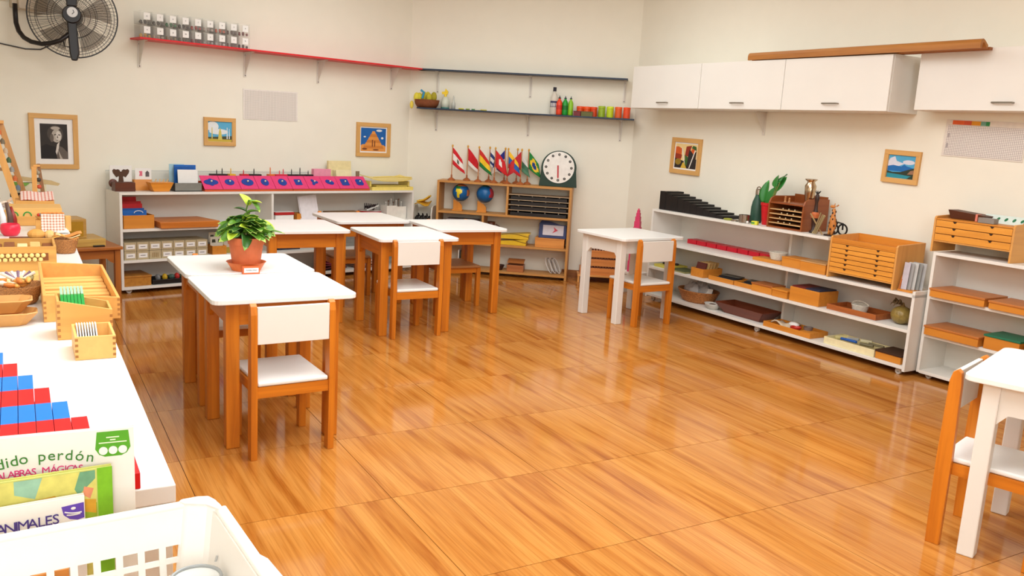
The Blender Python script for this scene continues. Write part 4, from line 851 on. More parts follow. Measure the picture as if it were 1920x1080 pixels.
leafcab('R1', 'orange wooden leaf cabinet with six thin drawers standing on the low shelf', 1.947, .01, z, .475, .27, .265, 6, .036, .042)
t = put('R1', 'leaflet_rack', 'stack of grey-lilac leaflets in a small orange rack beside the leaf cabinet', 'leaflets', 2.245, .04, z)
G().box(-.05, .05, 0, .10, 0, .012).b('base', BOXW, t, bev=.002); G().prism([(.0, .0125), (.05, .0125), (.045, .09), (.02, .09)], 'X', -.045, -.035).b('support', Wd((190, 110, 46)), t)
for k in range(5): G().box(-.038+.002*k, .0+.014*k, 0, .003, 0, .16-.004*(k % 2)).b('leaflet', P([(196, 190, 200), (170, 168, 166), (206, 204, 200), (150, 150, 146), (180, 178, 176)][k], .5), t, (0, .01+.018*k, .013), (R(-5), 0, 0))
# third board
z = .2805
t = put('R1', 'felt_board', 'yellow-green board with dark pieces at the left end of the third board', 'board', .11, .04, z); G().box(-.075, .10, 0, .20, 0, .02).b('board', P((206, 190, 80), .6), t, bev=.001)
for q in range(3): G().ball((-.02+.04*q, .06+.03*q, .03), .018, 10, 6, (1, 1, .5)).b('piece', P((50, 30, 30), .6), t)
t = put('R1', 'open_book', 'open picture booklet right of the yellow-green board', 'book', .31, .03, z)
for k in range(3): G().box(-.10+.005*k, .0, 0, .17, .004*k, .004*k+.0035).box(.001, .10-.005*k, 0, .17, .004*k, .004*k+.0035).b('pages', P([(120, 120, 60), (196, 180, 120), (90, 96, 60)][k], .6), t)
t = put('R1', 'card_box', 'orange box of upright dark brown touch tablets', 'box', .535, .03, z); obox(G(), .13, .20, .065, .006).b('body', BOXW, t, bev=.001)
for k in range(5): G().box(-.05, .05, 0, .009, 0, .10).b('tablet', Wd((96, 34, 26)) if k == 0 else Wd((226, 186, 120)), t, (0, .02+.03*k, .012), (R(-16), 0, 0))
for k, (s, w_, lab) in enumerate(((.765, .25, 'orange tray holding dark cloth squares, left of its twin'), (.985, .17, 'smaller orange tray with dark folded squares'))):
    t = put('R1', 'wooden_tray', lab, 'tray', s, .05, z); obox(G(), w_, .17, .032, .006).b('body', BOXW, t, bev=.001)
    for q in range(4): G().box(-w_*.4+.012*q, w_*.30+.01*q, .02+.02*q, .10+.015*q, .007+.010*q, .015+.010*q).b('cloth_square', P([(50, 46, 50), (70, 70, 66), (34, 30, 34), (90, 84, 74)][q], .8), t, rot=(0, 0, R(3*q-4)), bev=.002)
lidbox('R1', 'orange box with a brown lid right of the cloth trays', 1.178, .03, z, .185, .13, .06, BOXW, Wd((176, 104, 50)), group=None)
lidbox('R1', 'small orange box between the brown-lidded box and the dark-topped box', 1.346, .02, z, .13, .10, .055, BOXW)
t = put('R1', 'wooden_box', 'tiny dark brown box behind the small orange box', 'box', 1.395, .19, z); G().box(-.04, .04, 0, .08, 0, .065).b('body', DARKW, t, bev=.001)
t = put('R1', 'wooden_box', 'largest orange box on the third board with a navy and maroon top', 'box', 1.55, .02, z); G().box(-.12, .12, 0, .19, 0, .095).b('body', BOXW, t, bev=.002)
G().box(-.11, .0, .01, .18, .0955, .104).b('top_tile', P((110, 36, 34), .5), t); G().box(.001, .11, .01, .18, .0955, .104).b('top_tile', P((44, 50, 74), .5), t)
t = put('R1', 'wooden_tray', 'wide brown wooden tray on which the small round basket stands', 'tray', 1.90, .04, z); obox(G(), .36, .20, .034, .008).b('body', Wd((176, 98, 46), .4), t, bev=.001)
wbasket('R1', 'small white wire basket standing on the wide brown tray', 1.90, .13, z+.0065, .052, .05, WW)
G().tube([(.06*cos(a), 0, .05+.022*sin(a)) for a in [pi*i/12 for i in range(13)]], .003, 6).b('handle', WW, [o for o in COL.objects if o.name.startswith('wicker_basket') and not o.parent][-1])
t = put('R1', 'gourd', 'round brass-green gourd with dry leaves at the right end of the third board', 'gourd', 2.195, .12, z)
G().ball((0, 0, .055), .062, 24, 16, (1, 1, .88)).b('body', P((140, 116, 56), .35, .2, bump=.4, scale=60), t, smooth=True)
G().lathe([(.018, .105), (.01, .118), (.007, .13)], 12).b('neck', P((120, 92, 44), .5), t)
for k in range(6): a = R(150+25*k); G().tube([(.008*cos(a), .008*sin(a), .12), (.045*cos(a), .04*sin(a), .128+.01*(k % 3)), (.075*cos(a), .06*sin(a), .105+.02*(k % 2))], [.004, .008, .001], 6).b('dry_leaf', P((90, 70, 40), .7), t)
# bottom board
z = .0605
t = put('R1', 'wicker_basket', 'large oval wicker basket filled with crumpled clear bags', 'basket', .43, .17, z)
g = G(); pr = [(.13, 0)]
for i in range(13): pr.append((.14+.045*(i/12)+(.005 if i % 2 else 0), .008+.085*i/12))
pr += [(.175, .093), (.125, .008)]
g.lathe(pr, 36, sy=.72).b('basket', weave((120, 66, 24), (190, 120, 60), 90), t, smooth=True)
for q, (x, y, r_) in enumerate(((-.07, 0, .07), (.0, .02, .085), (.07, 0, .07), (.02, -.05, .06))):
    g = G(); rn = random.Random(q); g.sheet(lambda u, v: (x+r_*sin(pi*v)*cos(2*pi*u)*(1+.12*sin(9*u*pi+5*v)), y+r_*.8*sin(pi*v)*sin(2*pi*u), .085+r_*.8*cos(pi*v)*(1+.2*sin(14*u+11*v))), 22, 14); g.b('plastic_bag', clear((205, 200, 196), .62, .25), t, smooth=False)
G().box(-.03, .03, 0, .002, 0, .05).b('tag', CARD, t, (.14, -.04, .08), (R(-30), 0, R(20)))
t = put('R1', 'oval_dish', 'white rimmed oval dish between the big basket and brown tray', 'dish', .69, .07, z); G().lathe([(.046, 0), (.064, .033), (.070, .042), (.065, .042), (.042, .006)], 28, sy=.75).b('dish', P((206, 200, 190), .4), t, smooth=True); G().ball((.0, 0, .026), .03, 14, 8, (1.2, .8, .5)).b('contents', P((96, 70, 56), .7), t)
t = put('R1', 'wooden_tray', 'dark red-brown boat-shaped wooden tray on the bottom board', 'tray', .985, .03, z)
for nme, ps in (('front', [(-.19, 0), (.19, 0), (.24, -.02), (-.24, -.02)]),):
    g = G(); w0, w1, d0, d1, h = .17, .235, .05, .0, .075
    g.hexa([(-w0, .04, 0), (w0, .04, 0), (w0, .16, 0), (-w0, .16, 0), (-w0, .04, .008), (w0, .04, .008), (w0, .16, .008), (-w0, .16, .008)])
    for (a, b_) in (((-w0, .04), (w0, .04)), ((w0, .04), (w0, .16)), ((w0, .16), (-w0, .16)), ((-w0, .16), (-w0, .04))):
        def out(p): return (p[0]*w1/w0, .10+(p[1]-.10)*1.75, h)
        A = Vector((*a, 0)); B = Vector((*b_, 0)); A1 = Vector(out(a)); B1 = Vector(out(b_)); nrm = Vector((b_[1]-a[1], a[0]-b_[0], 0)).normalized()*.007
        g.hexa([A, B, B-nrm, A-nrm, A1, B1, B1-nrm, A1-nrm])
    g.b('body', Wd((120, 56, 32), .35), t, bev=.001)
for q in range(5): G().ball((-.12+.06*q, .10, .022), .022, 10, 7, (1.4, .9, .5)).b('contents', P([(190, 130, 60), (210, 190, 160), (160, 110, 50), (226, 220, 210), (200, 150, 80)][q], .7), t)
t = put('R1', 'wooden_tray', 'orange wooden tray with cloths, a red bowl and a grey pot', 'tray', 1.44, .015, z); obox(G(), .40, .18, .035, .007).b('body', BOXW, t, bev=.001)
G().sheet(lambda u, v: (-.17+.16*u, .04+.12*v, .03+.02*sin(6*u)*cos(4*v)), 10, 8).b('cloth', P((206, 186, 160), .8), t, solid=.008, smooth=True)
G().lathe([(.02, .0075), (.036, .03), (.037, .04), (.034, .04), (.018, .012)], 20, c=(.03, .06, 0)).b('red_bowl', P((196, 50, 34), .4), t); G().lathe([(.024, .0075), (.032, .05), (.029, .05), (.02, .012)], 20, c=(.10, .10, 0)).b('grey_pot', P((120, 104, 96), .5), t)
G().ball((-.02, .10, .04), .03, 12, 8, (1.4, .8, .6)).b('white_cloth', CARD, t, smooth=True); G().box(.09, .18, .03, .12, .0075, .03).b('block', BOXW, t, rot=(0, 0, R(0)))
t = put('R1', 'plastic_tray', 'cream tray with small tools and a blue handle', 'tray', 1.93, .02, z); obox(G(), .37, .19, .045, .005).b('body', P((236, 222, 176), .4), t, bev=.001)
for q, (c, a, b_, r_) in enumerate((((40, 90, 170), (-.10, .06, .045), (.02, .05, .05), .009), ((170, 170, 170), (-.14, .10, .04), (-.02, .13, .05), .008), ((110, 100, 70), (.04, .06, .045), (.12, .08, .045), .010), ((206, 190, 130), (-.14, .05, .04), (-.10, .12, .05), .014), ((120, 110, 80), (.06, .12, .045), (.16, .13, .045), .008), ((220, 210, 170), (.0, .12, .05), (.06, .15, .05), .012))): G().tube([a, b_], r_, 8).b('tool', P(c, .5), t)
lidbox('R1', 'open-topped dark-lidded box at the right end of the bottom board', 2.21, .02, z, .17, .17, .055, BOXW, P((60, 36, 24), .5))
# pink tower on its stand, wooden bead racks
t = put('R1', 'tower_stand', 'white stand carrying the pink tower, left of the right-hand shelf', 'stand', -.235, .06, 0); 
for sx in (-1, 1): G().box(sx*.075-.008, sx*.075+.008, -.075, .075, 0, .17).b('side_panel', WHITE, t, bev=.001)
G().box(-.095, .095, -.09, .09, .1705, .188).b('top_board', WHITE, t, bev=.001)
zt = .1885
for k in range(10):
    sz = .092-.0088*k
    t = put('R1', 'pink_cube', 'pink cube of the tower, %s' % ['largest, at the bottom', 'second from the bottom', 'third from the bottom', 'fourth from the bottom', 'fifth from the bottom', 'sixth from the bottom', 'fourth from the top', 'third from the top', 'second from the top', 'smallest, on the very top'][k], 'cube', -.235, .06, zt, 32, 'pink tower cubes'); zt += sz+.0003
    G().box(-sz/2, sz/2, -sz/2, sz/2, 0, sz).b('block', P((214, 62, 104), .4), t, bev=.001)
t = put('BW', 'stepped_rack', 'orange stepped wooden rack standing low behind the lone white table', 'rack', .24, -.20, 0, 6)
G().box(-.19, .24, -.02, .17, .055, .07).b('platform', Wd((226, 160, 84)), t, bev=.001)
for x in (-.18, .22): G().box(x-.008, x+.008, -.015, .0, 0, .0545).b('foot', Wd((226, 160, 84)), t)
for k in range(3):
    G().box(-.17+.014*k, .22-.014*k, .03*k, .16, .0705+.075*k, .0705+.075*k+.062).b('step', Wd((222, 140, 70)), t, bev=.001)
    g = G()
    for q in range(14): g.box(-.15+.014*k+.025*q, -.15+.014*k+.025*q+.016, .03*k+.004, .1, .0705+.075*k+.0625, .0705+.075*k+.0745)
    g.b('dark_beads', P((90, 40, 24), .5), t)

# ================================================================== second right-hand shelf
leafcab('R2', 'orange wooden leaf cabinet with three drawers at the right edge', .20, .01, .7455, .46, .23, .205, 3, .012, .068)
t = put('R2', 'dark_tray', 'dark brown folded leather tray on the three-drawer cabinet', 'tray', .11, .10, .7455+.194); g = G(); g.hexa([(-.10, 0, 0), (.10, 0, 0), (.10, .08, 0), (-.10, .08, 0), (-.115, -.01, .05), (.11, -.01, .034), (.11, .09, .034), (-.115, .09, .05)]); g.b('body', P((84, 44, 26), .5), t, bev=.002)
t = put('R2', 'leaf_cards', 'strip of pale cards with green leaves standing on the three-drawer cabinet', 'cards', .27, .09, .7455+.194)
for k in range(5):
    c = G().box(-.022, .022, 0, .0015, 0, .055).b('card', P((214, 224, 214), .5), t, (-.075+.044*k, .05, .0), (R(-35), 0, 0)); G().prism(ell(0, .032, .008, .012, 12), 'Y', -.0012, -.0002).b('leaf_print', P((36, 110, 70), .6), c, rot=(0, R(25), 0))
G().box(-.11, -.098, .0, .04, 0, .04).b('red_edge', P((226, 130, 110), .5), t)
t = put('R2', 'grey_dish', 'small grey rectangular dish before the leaf cards', 'dish', .25, .04, .7455+.194); obox(G(), .09, .045, .028, .003).b('dish', P((140, 132, 124), .4), t, bev=.001)
for lab, s, zz, w_, h_, lidc in (('flat brown-topped wooden box at the left of the right shelf, second board', .185, .4905, .32, .05, (196, 120, 56)), ('flat wooden box overlapping the next one on the second board of the right shelf', .53, .4905, .32, .045, (196, 120, 56)), ('flat wooden box at the picture edge on the second board', .87, .4905, .30, .045, (196, 120, 56)),
                                 ('flat brown-topped wooden box on the lower board of the right shelf', .185, .2655, .32, .055, (196, 120, 56))):
    lidbox('R2', lab, s, -.02, zz, w_, .22, h_, BOXW, Wd(lidc), group='flat wooden boxes on the right shelf')
lidbox('R2', 'orange box with a dark green top on the lower board of the right shelf', .46, .0, .2655, .19, .18, .08, BOXW, P((34, 110, 80), .5))
lidbox('R2', 'orange box with a yellow-green top at the right picture edge', .69, .0, .2655, .2, .18, .07, BOXW, P((170, 180, 40), .5))

# ================================================================== potted plant on the near tables
PT = (-1.20, 3.775, .6125)
pt = thing('potted_plant', 'variegated leafy plant in a terracotta pot on the nearest tables', 'plant', PT, 0)
TC = P((206, 106, 62), .55, .05)
G().lathe([(.058, .012), (.074, .118), (.078, .119), (.081, .15), (.076, .15), (.070, .118)], 36).b('pot', TC, pt, smooth=False); G().lathe([(.071, .1195), (.001, .124)], 24).b('soil', P((60, 40, 28), .9), pt)
G().lathe([(.062, 0), (.084, .038), (.087, .038), (.08, .034), (.058, .006)], 36).b('saucer', P((226, 116, 52), .45), pt)
rn = random.Random(11); LM = [P((92, 140, 40), .4, .12), P((176, 196, 96), .4, .1)]; LM2 = [P((176, 200, 50), .4, .08), P((200, 214, 90), .4)]; LM3 = [P((54, 96, 34), .4, .12), P((120, 156, 66), .4)]
variants = []
for v in range(3):
    for mm in (LM, LM, LM3, LM2):
        g = G(); leafmesh(g, .054+.006*v, .023+.003*v, .5+.6*v, None, .84, .5); o = g.b('leaf', mm, pt, solid=.001, smooth=True); variants.append(o)
def setleaf(o, p, a, tl, rl=0): o.matrix_local = Matrix.Translation(p) @ Matrix.Rotation(a, 4, 'Z') @ Matrix.Rotation(tl, 4, 'X') @ Matrix.Rotation(rl, 4, 'Y')
N = 125
for k in range(N):
    o = variants[k % 12] if k < 12 else variants[rn.choice((0, 0, 4, 4, 8, 8, 1, 5, 9, 2, 6, 10, 2, 3, 7))].copy()
    if k >= 12: COL.objects.link(o)
    a = 2.39996*k+rn.uniform(-.3, .3); lv = (k/N)**.8; r_ = (.088*(1-lv**2.2)+.004)*rn.uniform(.35, 1.0); zz = .152+.085*lv*rn.uniform(.6, 1.05)
    setleaf(o, (r_*cos(a), r_*sin(a), zz), a-pi/2+rn.uniform(-.9, .9), R(rn.uniform(-5, 55)), rn.uniform(-.8, .8))
G().tube([(0, 0, .125), (.01, 0, .22), (.0, 0, .27), (.012, 0, .315)], .0035, 6).b('stem', P((90, 120, 50), .5), pt)
for k, (x, z_, a, tl) in enumerate(((.012, .30, -80, 20), (.008, .29, 60, 75), (.0, .262, 100, 30), (.004, .255, -60, 25), (.012, .31, -100, -10))):
    o = variants[(3, 7, 2, 1, 5)[k]].copy(); COL.objects.link(o); setleaf(o, (x, 0, z_), R(a), R(tl))
for k in range(12): a = k*.7; G().tube([(0, 0, .12), (.04*cos(a), .04*sin(a), .17), (.07*cos(a), .07*sin(a), .19)], .002, 5).b('stem', P((110, 140, 60), .5), pt)
t = thing('name_label', 'small name card in an orange stand in front of the potted plant', 'label', (-1.145, 3.672, .6125), R(30)); G().box(-.037, .037, 0, .02, 0, .033).b('stand', P((226, 100, 50), .5), t, bev=.001); c = G().box(-.031, .031, -.0014, -.0002, .007, .027).b('card', CARD, t)
text('PEPEROMIA', .009, P((60, 70, 70), .7), 'lettering', c, (0, -.0016, .017), (R(90), 0, 0))

# ================================================================== small brown table and cabinets at the left
t = thing('side_table', 'small brown wooden side table left of the long white shelf', 'table', at('TB', 0, 0), ang('TB')); BT = Wd((176, 104, 40), .4)
G().box(-.66, 0, .0, .36, .365, .385).b('tabletop', BT, t, bev=.003)
for x in (-.03, -.64):
    for y in (.02, .32): G().box(x-.018, x+.018, y-.0, y+.035, 0, .3645).b('leg', BT, t, bev=.002)
pr = [(-.62, .3645), (-.62, .27), (-.58, .28), (-.55, .305), (-.10, .305), (-.07, .28), (-.05, .27), (-.05, .3645)]
G().prism(pr, 'Y', .03, .045).b('apron', BT, t); G().box(-.012-.018, -.012, .056, .319, .29, .3645).b('apron', BT, t)
t = thing('glass_cabinet', 'tan wooden bead cabinet with three panes on the side table', 'cabinet', at('TB', -.36, .12, .4365), ang('TB'))
G().box(-.17, .17, 0, .2, 0, .125).b('body', Wd((196, 152, 76)), t, bev=.002)
for k in range(3): G().box(-.155+.105*k, -.155+.095+.105*k, -.004, -.0005, .012, .11).b('pane', P((176, 132, 40), .15), t, bev=.001)
t = thing('wooden_box', 'wide low tan box under the bead cabinet', 'box', at('TB', -.33, .06, .3855), ang('TB')); G().box(-.24, .24, 0, .26, 0, .05).b('body', Wd((206, 166, 84)), t, bev=.002)
t = thing('scissors', 'dark tool lying on the side table', 'tool', at('TB', -.14, .03, .3855), ang('TB')); G().box(-.035, .035, 0, .02, 0, .01).b('body', BLACK, t, bev=.002)
t = thing('black_pliers', 'black pliers lying open beside the low tan box', 'tool', at('TB', -.5, .012, .3855), ang('TB', 3)); G().tube([(-.07, 0, .01), (0, .01, .012), (.08, .02, .008)], [.008, .013, .004], 8).b('jaw', BLACK, t); G().tube([(.08, .02, .01), (.16, .03, .012)], .004, 6).b('handle', P((70, 50, 30), .5), t)

# ================================================================== long counter at the left
H = .72
t = thing('counter', 'long white counter along the left side covered with wooden materials', 'counter', at('CT', 0, 0), ang('CT'))
for k in range(2): G().box(2.16*k, 2.16*k+2.157, 0, .42, H-.03, H).b('worktop', TOPW, t, bev=.002)
for s in (.001, 1.07, 2.158, 3.2, 4.29): G().box(s, s+.022, .006, .41, 0, H-.0305).b('panel', WHITE, t, bev=.001)
G().box(.024, 4.28, .395, .405, .03, H-.0305).b('back_panel', WHITE, t); G().box(.024, 4.28, .01, .394, .06, .078).b('shelf_board', WHITE, t); G().box(.024, 4.28, .01, .394, .38, .398).b('shelf_board', WHITE, t)
Z = H+.0005
RDM, BLM = P((226, 18, 26), .35, .02), P((14, 120, 214), .35, .02)
for n in range(1, 11):
    t = put('CT', 'number_rod', 'flat number rod of %s, %s rod from the counter edge' % (['', 'a single red part', 'two parts', 'three parts', 'four parts', 'five parts', 'six parts', 'seven parts', 'eight parts', 'nine parts', 'ten parts'][n], ['', 'first and shortest', 'second', 'third', 'fourth', 'fifth', 'sixth', 'seventh', 'eighth', 'ninth', 'tenth and longest'][n]), 'rod', .003, .051+.0272*(n-1), Z, 0, 'red and blue number rods')
    for q in range(n): G().box(.1005*q, .1005*q+.1, 0, .0262, 0, .026).b('segment', RDM if q % 2 == 0 else BLM, t, bev=.0006)
# boxes at the front of the counter (front faces look along -s)
def cput(name, label, cat, s, y, z_=None, rot=0, group=None): return thing(name, label, cat, at('CT', s, y, Z if z_ is None else z_), R(FR['CT'][2]-90+rot), group)
t = cput('wooden_box', 'smallest finger-jointed wooden box, with thin white cards, at the counter edge', 'box', .785, .056); obox(G(), .086, .14, .055, .006).b('body', LPINE, t, bev=.0008)
for sx in (-1, 1):
    for k in range(4): G().box(sx*.0395-.0033, sx*.0395+.0033, -.0004, .0002, .006+.013*k, .012+.013*k).b('joint', P((170, 110, 50), .6), t)
for k in range(8): G().prism([(.03, .008), (.035, .030), (.10, .062), (.12, .062), (.12, .008)], 'X', -.0012, .0012).b('card', CARD, t, (-.033+.0058*k, 0, 0))
t = cput('wooden_box', 'slanted finger-jointed box with green-topped cards behind the smallest box', 'box', .99, .064); obox(G(), .125, .115, .10, .006, hr=.072).b('body', PINE, t, bev=.0008)
for sx in (-1, 1):
    for k in range(6): G().box(sx*.059-.0033, sx*.059+.0033, -.0004, .0002, .006+.0155*k-(.0 if sx < 0 else 0), .013+.0155*k).b('joint', P((176, 116, 56), .6), t) if sx < 0 or k < 4 else None
for k in range(7):
    c = G().prism([(.012, .010), (.012, .082), (.055, .104), (.055, .010)], 'X', -.0034, .0034).b('card', P((18, 140, 50), .4), t, (-.049+.0078*k, 0, 0)); G().prism([(.0555, .010), (.0555, .106), (.095, .118), (.095, .010)], 'X', -.0028, .0028).b('pale_card', P((150, 210, 160), .5), c)
t = cput('wooden_tray', 'large slanted wooden tray with long slats inside, overhanging the counter edge', 'tray', 1.20, .058)
w_, d_ = .188, .56
g = G(); obox(g, w_, d_, .074, .008, hr=.060); g.b('body', PINE, t, bev=.001)
for sx in (-1, 1):
    for k in range(4): G().box(sx*.090-.0033, sx*.090+.0033, -.0004, .0002, .008+.014*k, .015+.014*k).b('joint', P((176, 116, 56), .6), t)
for k in range(9): G().box(-.084, .084, .03+.056*k, .03+.056*k+.035, .0085, .030+.002*(k % 2)).b('slat', Wd((240, 186, 104), .45, .2), t, bev=.001)
t = cput('bead_box', 'long tan wooden box of golden beads and pale pieces at the left picture edge', 'box', 2.02, .28)
obox(G(), .38, .22, .085, .008).b('body', Wd((214, 158, 76)), t, bev=.001)
G().box(-.186, .165, -.0012, -.0002, .036, .062).b('window_slot', P((130, 70, 30), .6), t)
g = G()
for i in range(19):
    for j in range(2): g.ball((-.180+.0178*i+(.009 if j else 0), -.005, .041+.014*j), .0078, 8, 6)
o = g.b('beads', P((240, 206, 130), .3), t); o['kind'] = 'stuff'
for k in range(9): G().box(-.17+.04*k, -.137+.04*k, .03, .18, .008, .072+.006*(k % 2)).b('bundle', P([(240, 214, 160), (226, 180, 110), (130, 70, 30)][k % 3 if k != 4 else 2], .5), t, bev=.003)
t = cput('wooden_block', 'small pale wooden block between bead box and slatted tray', 'block', 1.83, .165); G().box(-.03, .03, 0, .09, 0, .018).b('block', LPINE, t, bev=.001)
WK = weave((110, 60, 22), (196, 130, 66), 260)
t = cput('wicker_basket', 'brown wicker basket heaped with wooden fruit pieces and feathers', 'basket', 1.475, .208)
pr = [(.042, 0)]+[(.046+.020*(i/9)+(.0016 if i % 2 else 0), .004+.052*i/9) for i in range(10)]+[(.060, .055), (.038, .008)]
G().lathe(pr, 32).b('basket', WK, t, smooth=True)
for k in range(18):
    a = 2.4*k; r_ = .012+.036*((k*7) % 10)/10; q = Vector((r_*cos(a), r_*sin(a), .052+.012*(k % 3)*(1-r_*12)+.003)); d = Vector((cos(a*1.7), sin(a*1.7), .25))*.016
    G().tube([q-d, q, q+d], [.003, .0085, .004], 8).b('wooden_piece', P([(226, 160, 76), (236, 206, 150), (206, 120, 50), (130, 110, 60), (240, 226, 196)][k % 5], .5), t, smooth=True)
for k in range(7): a = R(30+20*k); G().tube([(.01*cos(a), .02+.01*sin(a), .065), (.05*cos(a), .05*sin(a), .085)], [.003, .005], 6).b('feather', P((120, 90, 110) if k % 2 else (236, 220, 200), .6), t)
for k in range(2):
    t = cput('wooden_dish', ['lower octagonal tan dish at the left picture edge', 'upper octagonal tan dish nested on the lower one'][k], 'dish', 1.175+.04*k, .245+.01*k, Z+.026*k)
    g = G(); w0, w1 = .05, .078; m0 = .7
    b0 = [(-w0, .012), (-w0*m0, 0), (w0*m0, 0), (w0, .012), (w0, .05), (w0*m0, .062), (-w0*m0, .062), (-w0, .05)]; b1 = [(x*w1/w0, .031+(y-.031)*1.5) for x, y in b0]
    V0 = [g.bm.verts.new((x, y, 0)) for x, y in b0]; V1 = [g.bm.verts.new((x, y, .034)) for x, y in b1]
    g._f(V0)
    for i in range(8): g._f([V0[i], V0[(i+1) % 8], V1[(i+1) % 8], V1[i]])
    g.b('dish', P((206, 150, 84), .5), t, solid=.004)
t = cput('wicker_basket', 'small round brown wicker basket with folded cloth near the counter end', 'basket', 2.42, .045)
pr = [(.032, 0)]+[(.034+.014*(i/9)+(.0014 if i % 2 else 0), .004+.055*i/9) for i in range(10)]+[(.042, .058), (.028, .008)]
G().lathe(pr, 28).b('basket', WK, t, smooth=True)
for k in range(4): G().sheet(lambda u, v: (-.045+.085*u+.006*k, -.03+.06*v, .062+.004*k+.008*sin(5*u+k)), 6, 5).b('folded_cloth', P([(236, 180, 90), (226, 150, 70), (240, 206, 150), (214, 140, 66)][k], .7), t, solid=.004, smooth=True)
t = cput('wooden_dish', 'dark thin tray under the checked cloth', 'tray', 2.72, .12); G().box(-.12, .05, 0, .12, 0, .01).b('tray', Wd((110, 60, 30)), t, bev=.002); G().ball((-.02, .04, .03), .028, 12, 8, (1.2, 1, .8)).b('bread_piece', P((222, 160, 80), .7), t); G().ball((.03, .05, .024), .022, 10, 7).b('bread_piece', P((236, 190, 120), .7), t)
t = cput('red_cup', 'bright pink-red silicone cup on the counter at the left picture edge', 'cup', 2.95, .235); G().lathe([(.026, 0), (.036, .012), (.040, .03), (.036, .05), (.032, .052), (.036, .03)], 24).b('cup', P((226, 40, 66), .35), t, smooth=True)
for k, (y, c, h, lab) in enumerate(((.262, (236, 232, 236), .13, 'white upright spatula behind the red cup'), (.235, (96, 70, 60), .13, 'grey-brown upright handle behind the red cup'), (.22, (150, 36, 30), .11, 'dark red upright handle behind the red cup'))):
    t = cput('spatula', lab, 'utensil', 3.08+.012*k, y, rot=0); G().tube([(0, 0, 0), (0, 0, h*.5), (-.012, 0, h)], [.014, .012, .007], 10).b('handle', P(c, .35), t, smooth=True)
t = cput('whisk', 'bundle of pale fringe standing at the left picture edge', 'brush', 3.10, .31)
g = G()
for k in range(26): a = 2.4*k; g.tube([(.01*cos(a), .01*sin(a), 0), (.032*cos(a)*(k/26)**.5, .03*sin(a), .12), (.045*cos(a)*(k/26)**.5, .03*sin(a), .15)], .0018, 5)
o = g.b('bristles', P((206, 180, 160), .7), t); o['kind'] = 'stuff'
GH = grid((244, 232, 218), (196, 110, 70), .0125, .0125, .38, 'XZ', .8, 'ADD')
t = cput('wooden_box', 'pine box with two green arcs on its front near the counter end', 'box', 3.28, .13)
G().box(-.125, .11, 0, .20, 0, .085).b('body', LPINE, t, bev=.002)
for x in (-.09, -.035): G().tube([(x+.016*cos(a), -.001, .048+.018*sin(a)) for a in [pi*i/12 for i in range(13)]], .0028, 6).b('green_arc', P((40, 150, 60), .5), t)
G().box(-.125, .11, -.0012, -.0002, .002, .045).b('drawer_front', PINE, t)
t = cput('small_dish', 'little tan dish with red and blue beads beside the checked cloth', 'dish', 3.14, .105); G().box(-.03, .03, 0, .04, 0, .045).b('stand', PINE, t, bev=.001); G().lathe([(.02, .0455), (.034, .062), (.03, .062), (.016, .048)], 20, c=(0, .02, 0)).b('dish', PINE, t)
for q in range(5): G().ball((-.016+.008*q, .02, .066), .008, 8, 6).b('bead', P([(200, 60, 40), (70, 100, 130), (60, 50, 40)][q % 3], .4), t)
t = cput('checked_cloth', 'brown and white checked cloth hanging upright near the counter end', 'cloth', 3.02, .068)
G().box(-.048, .048, .006, .010, 0, .088).b('backing', PINE, t)
G().sheet(lambda u, v: (-.047+.094*u, .002*sin(9*u), .004+.082*v), 12, 6).b('cloth', GH, t, solid=.002); G().tube([(-.045+.009*i, .004, .090+.002*sin(3*i)) for i in range(11)], .004, 6).b('fringe', P((226, 140, 70), .8), t)
t = cput('wooden_block', 'upright pine block right of the checked cloth', 'block', 3.07, .004); G().box(-.012, .012, 0, .04, 0, .07).b('block', LPINE, t, bev=.002)
t = cput('white_cloth', 'white cloth corner drooping over the counter end', 'cloth', 3.0, .025); G().sheet(lambda u, v: (-.03+.05*u, .08*v, .004+.025*u*v*(1-u)*3), 6, 6).b('cloth', CARD, t, solid=.003)
t = cput('wooden_box', 'orange box topped with a red checked cloth in front of the striped frame', 'box', 3.62, .115); G().box(-.10, .075, 0, .16, 0, .085).b('body', PINE, t, bev=.002)
c = G().sheet(lambda u, v: (-.075+.15*u, .004+.15*v, .088+.03*v+.003*sin(8*u)), 10, 8).b('cloth', grid((246, 232, 222), (206, 84, 50), .016, .016, .42, 'XY', .8, 'ADD'), t, solid=.003)
t = cput('tangled_strips', 'heap of pale pink and tan paper strips near the leaning ladder', 'paper', 3.62, .28)
for k in range(7): a = .9*k; G().tube([(.05*cos(a+q*.5)+.0*q, .03*sin(a+q*.6), .01+.012*k+.012*sin(q)) for q in range(7)], .006, 6).b('strip', P([(226, 190, 170), (236, 210, 170), (206, 150, 120), (226, 160, 80), (180, 160, 150), (240, 220, 200), (214, 180, 150)][k], .6), t)
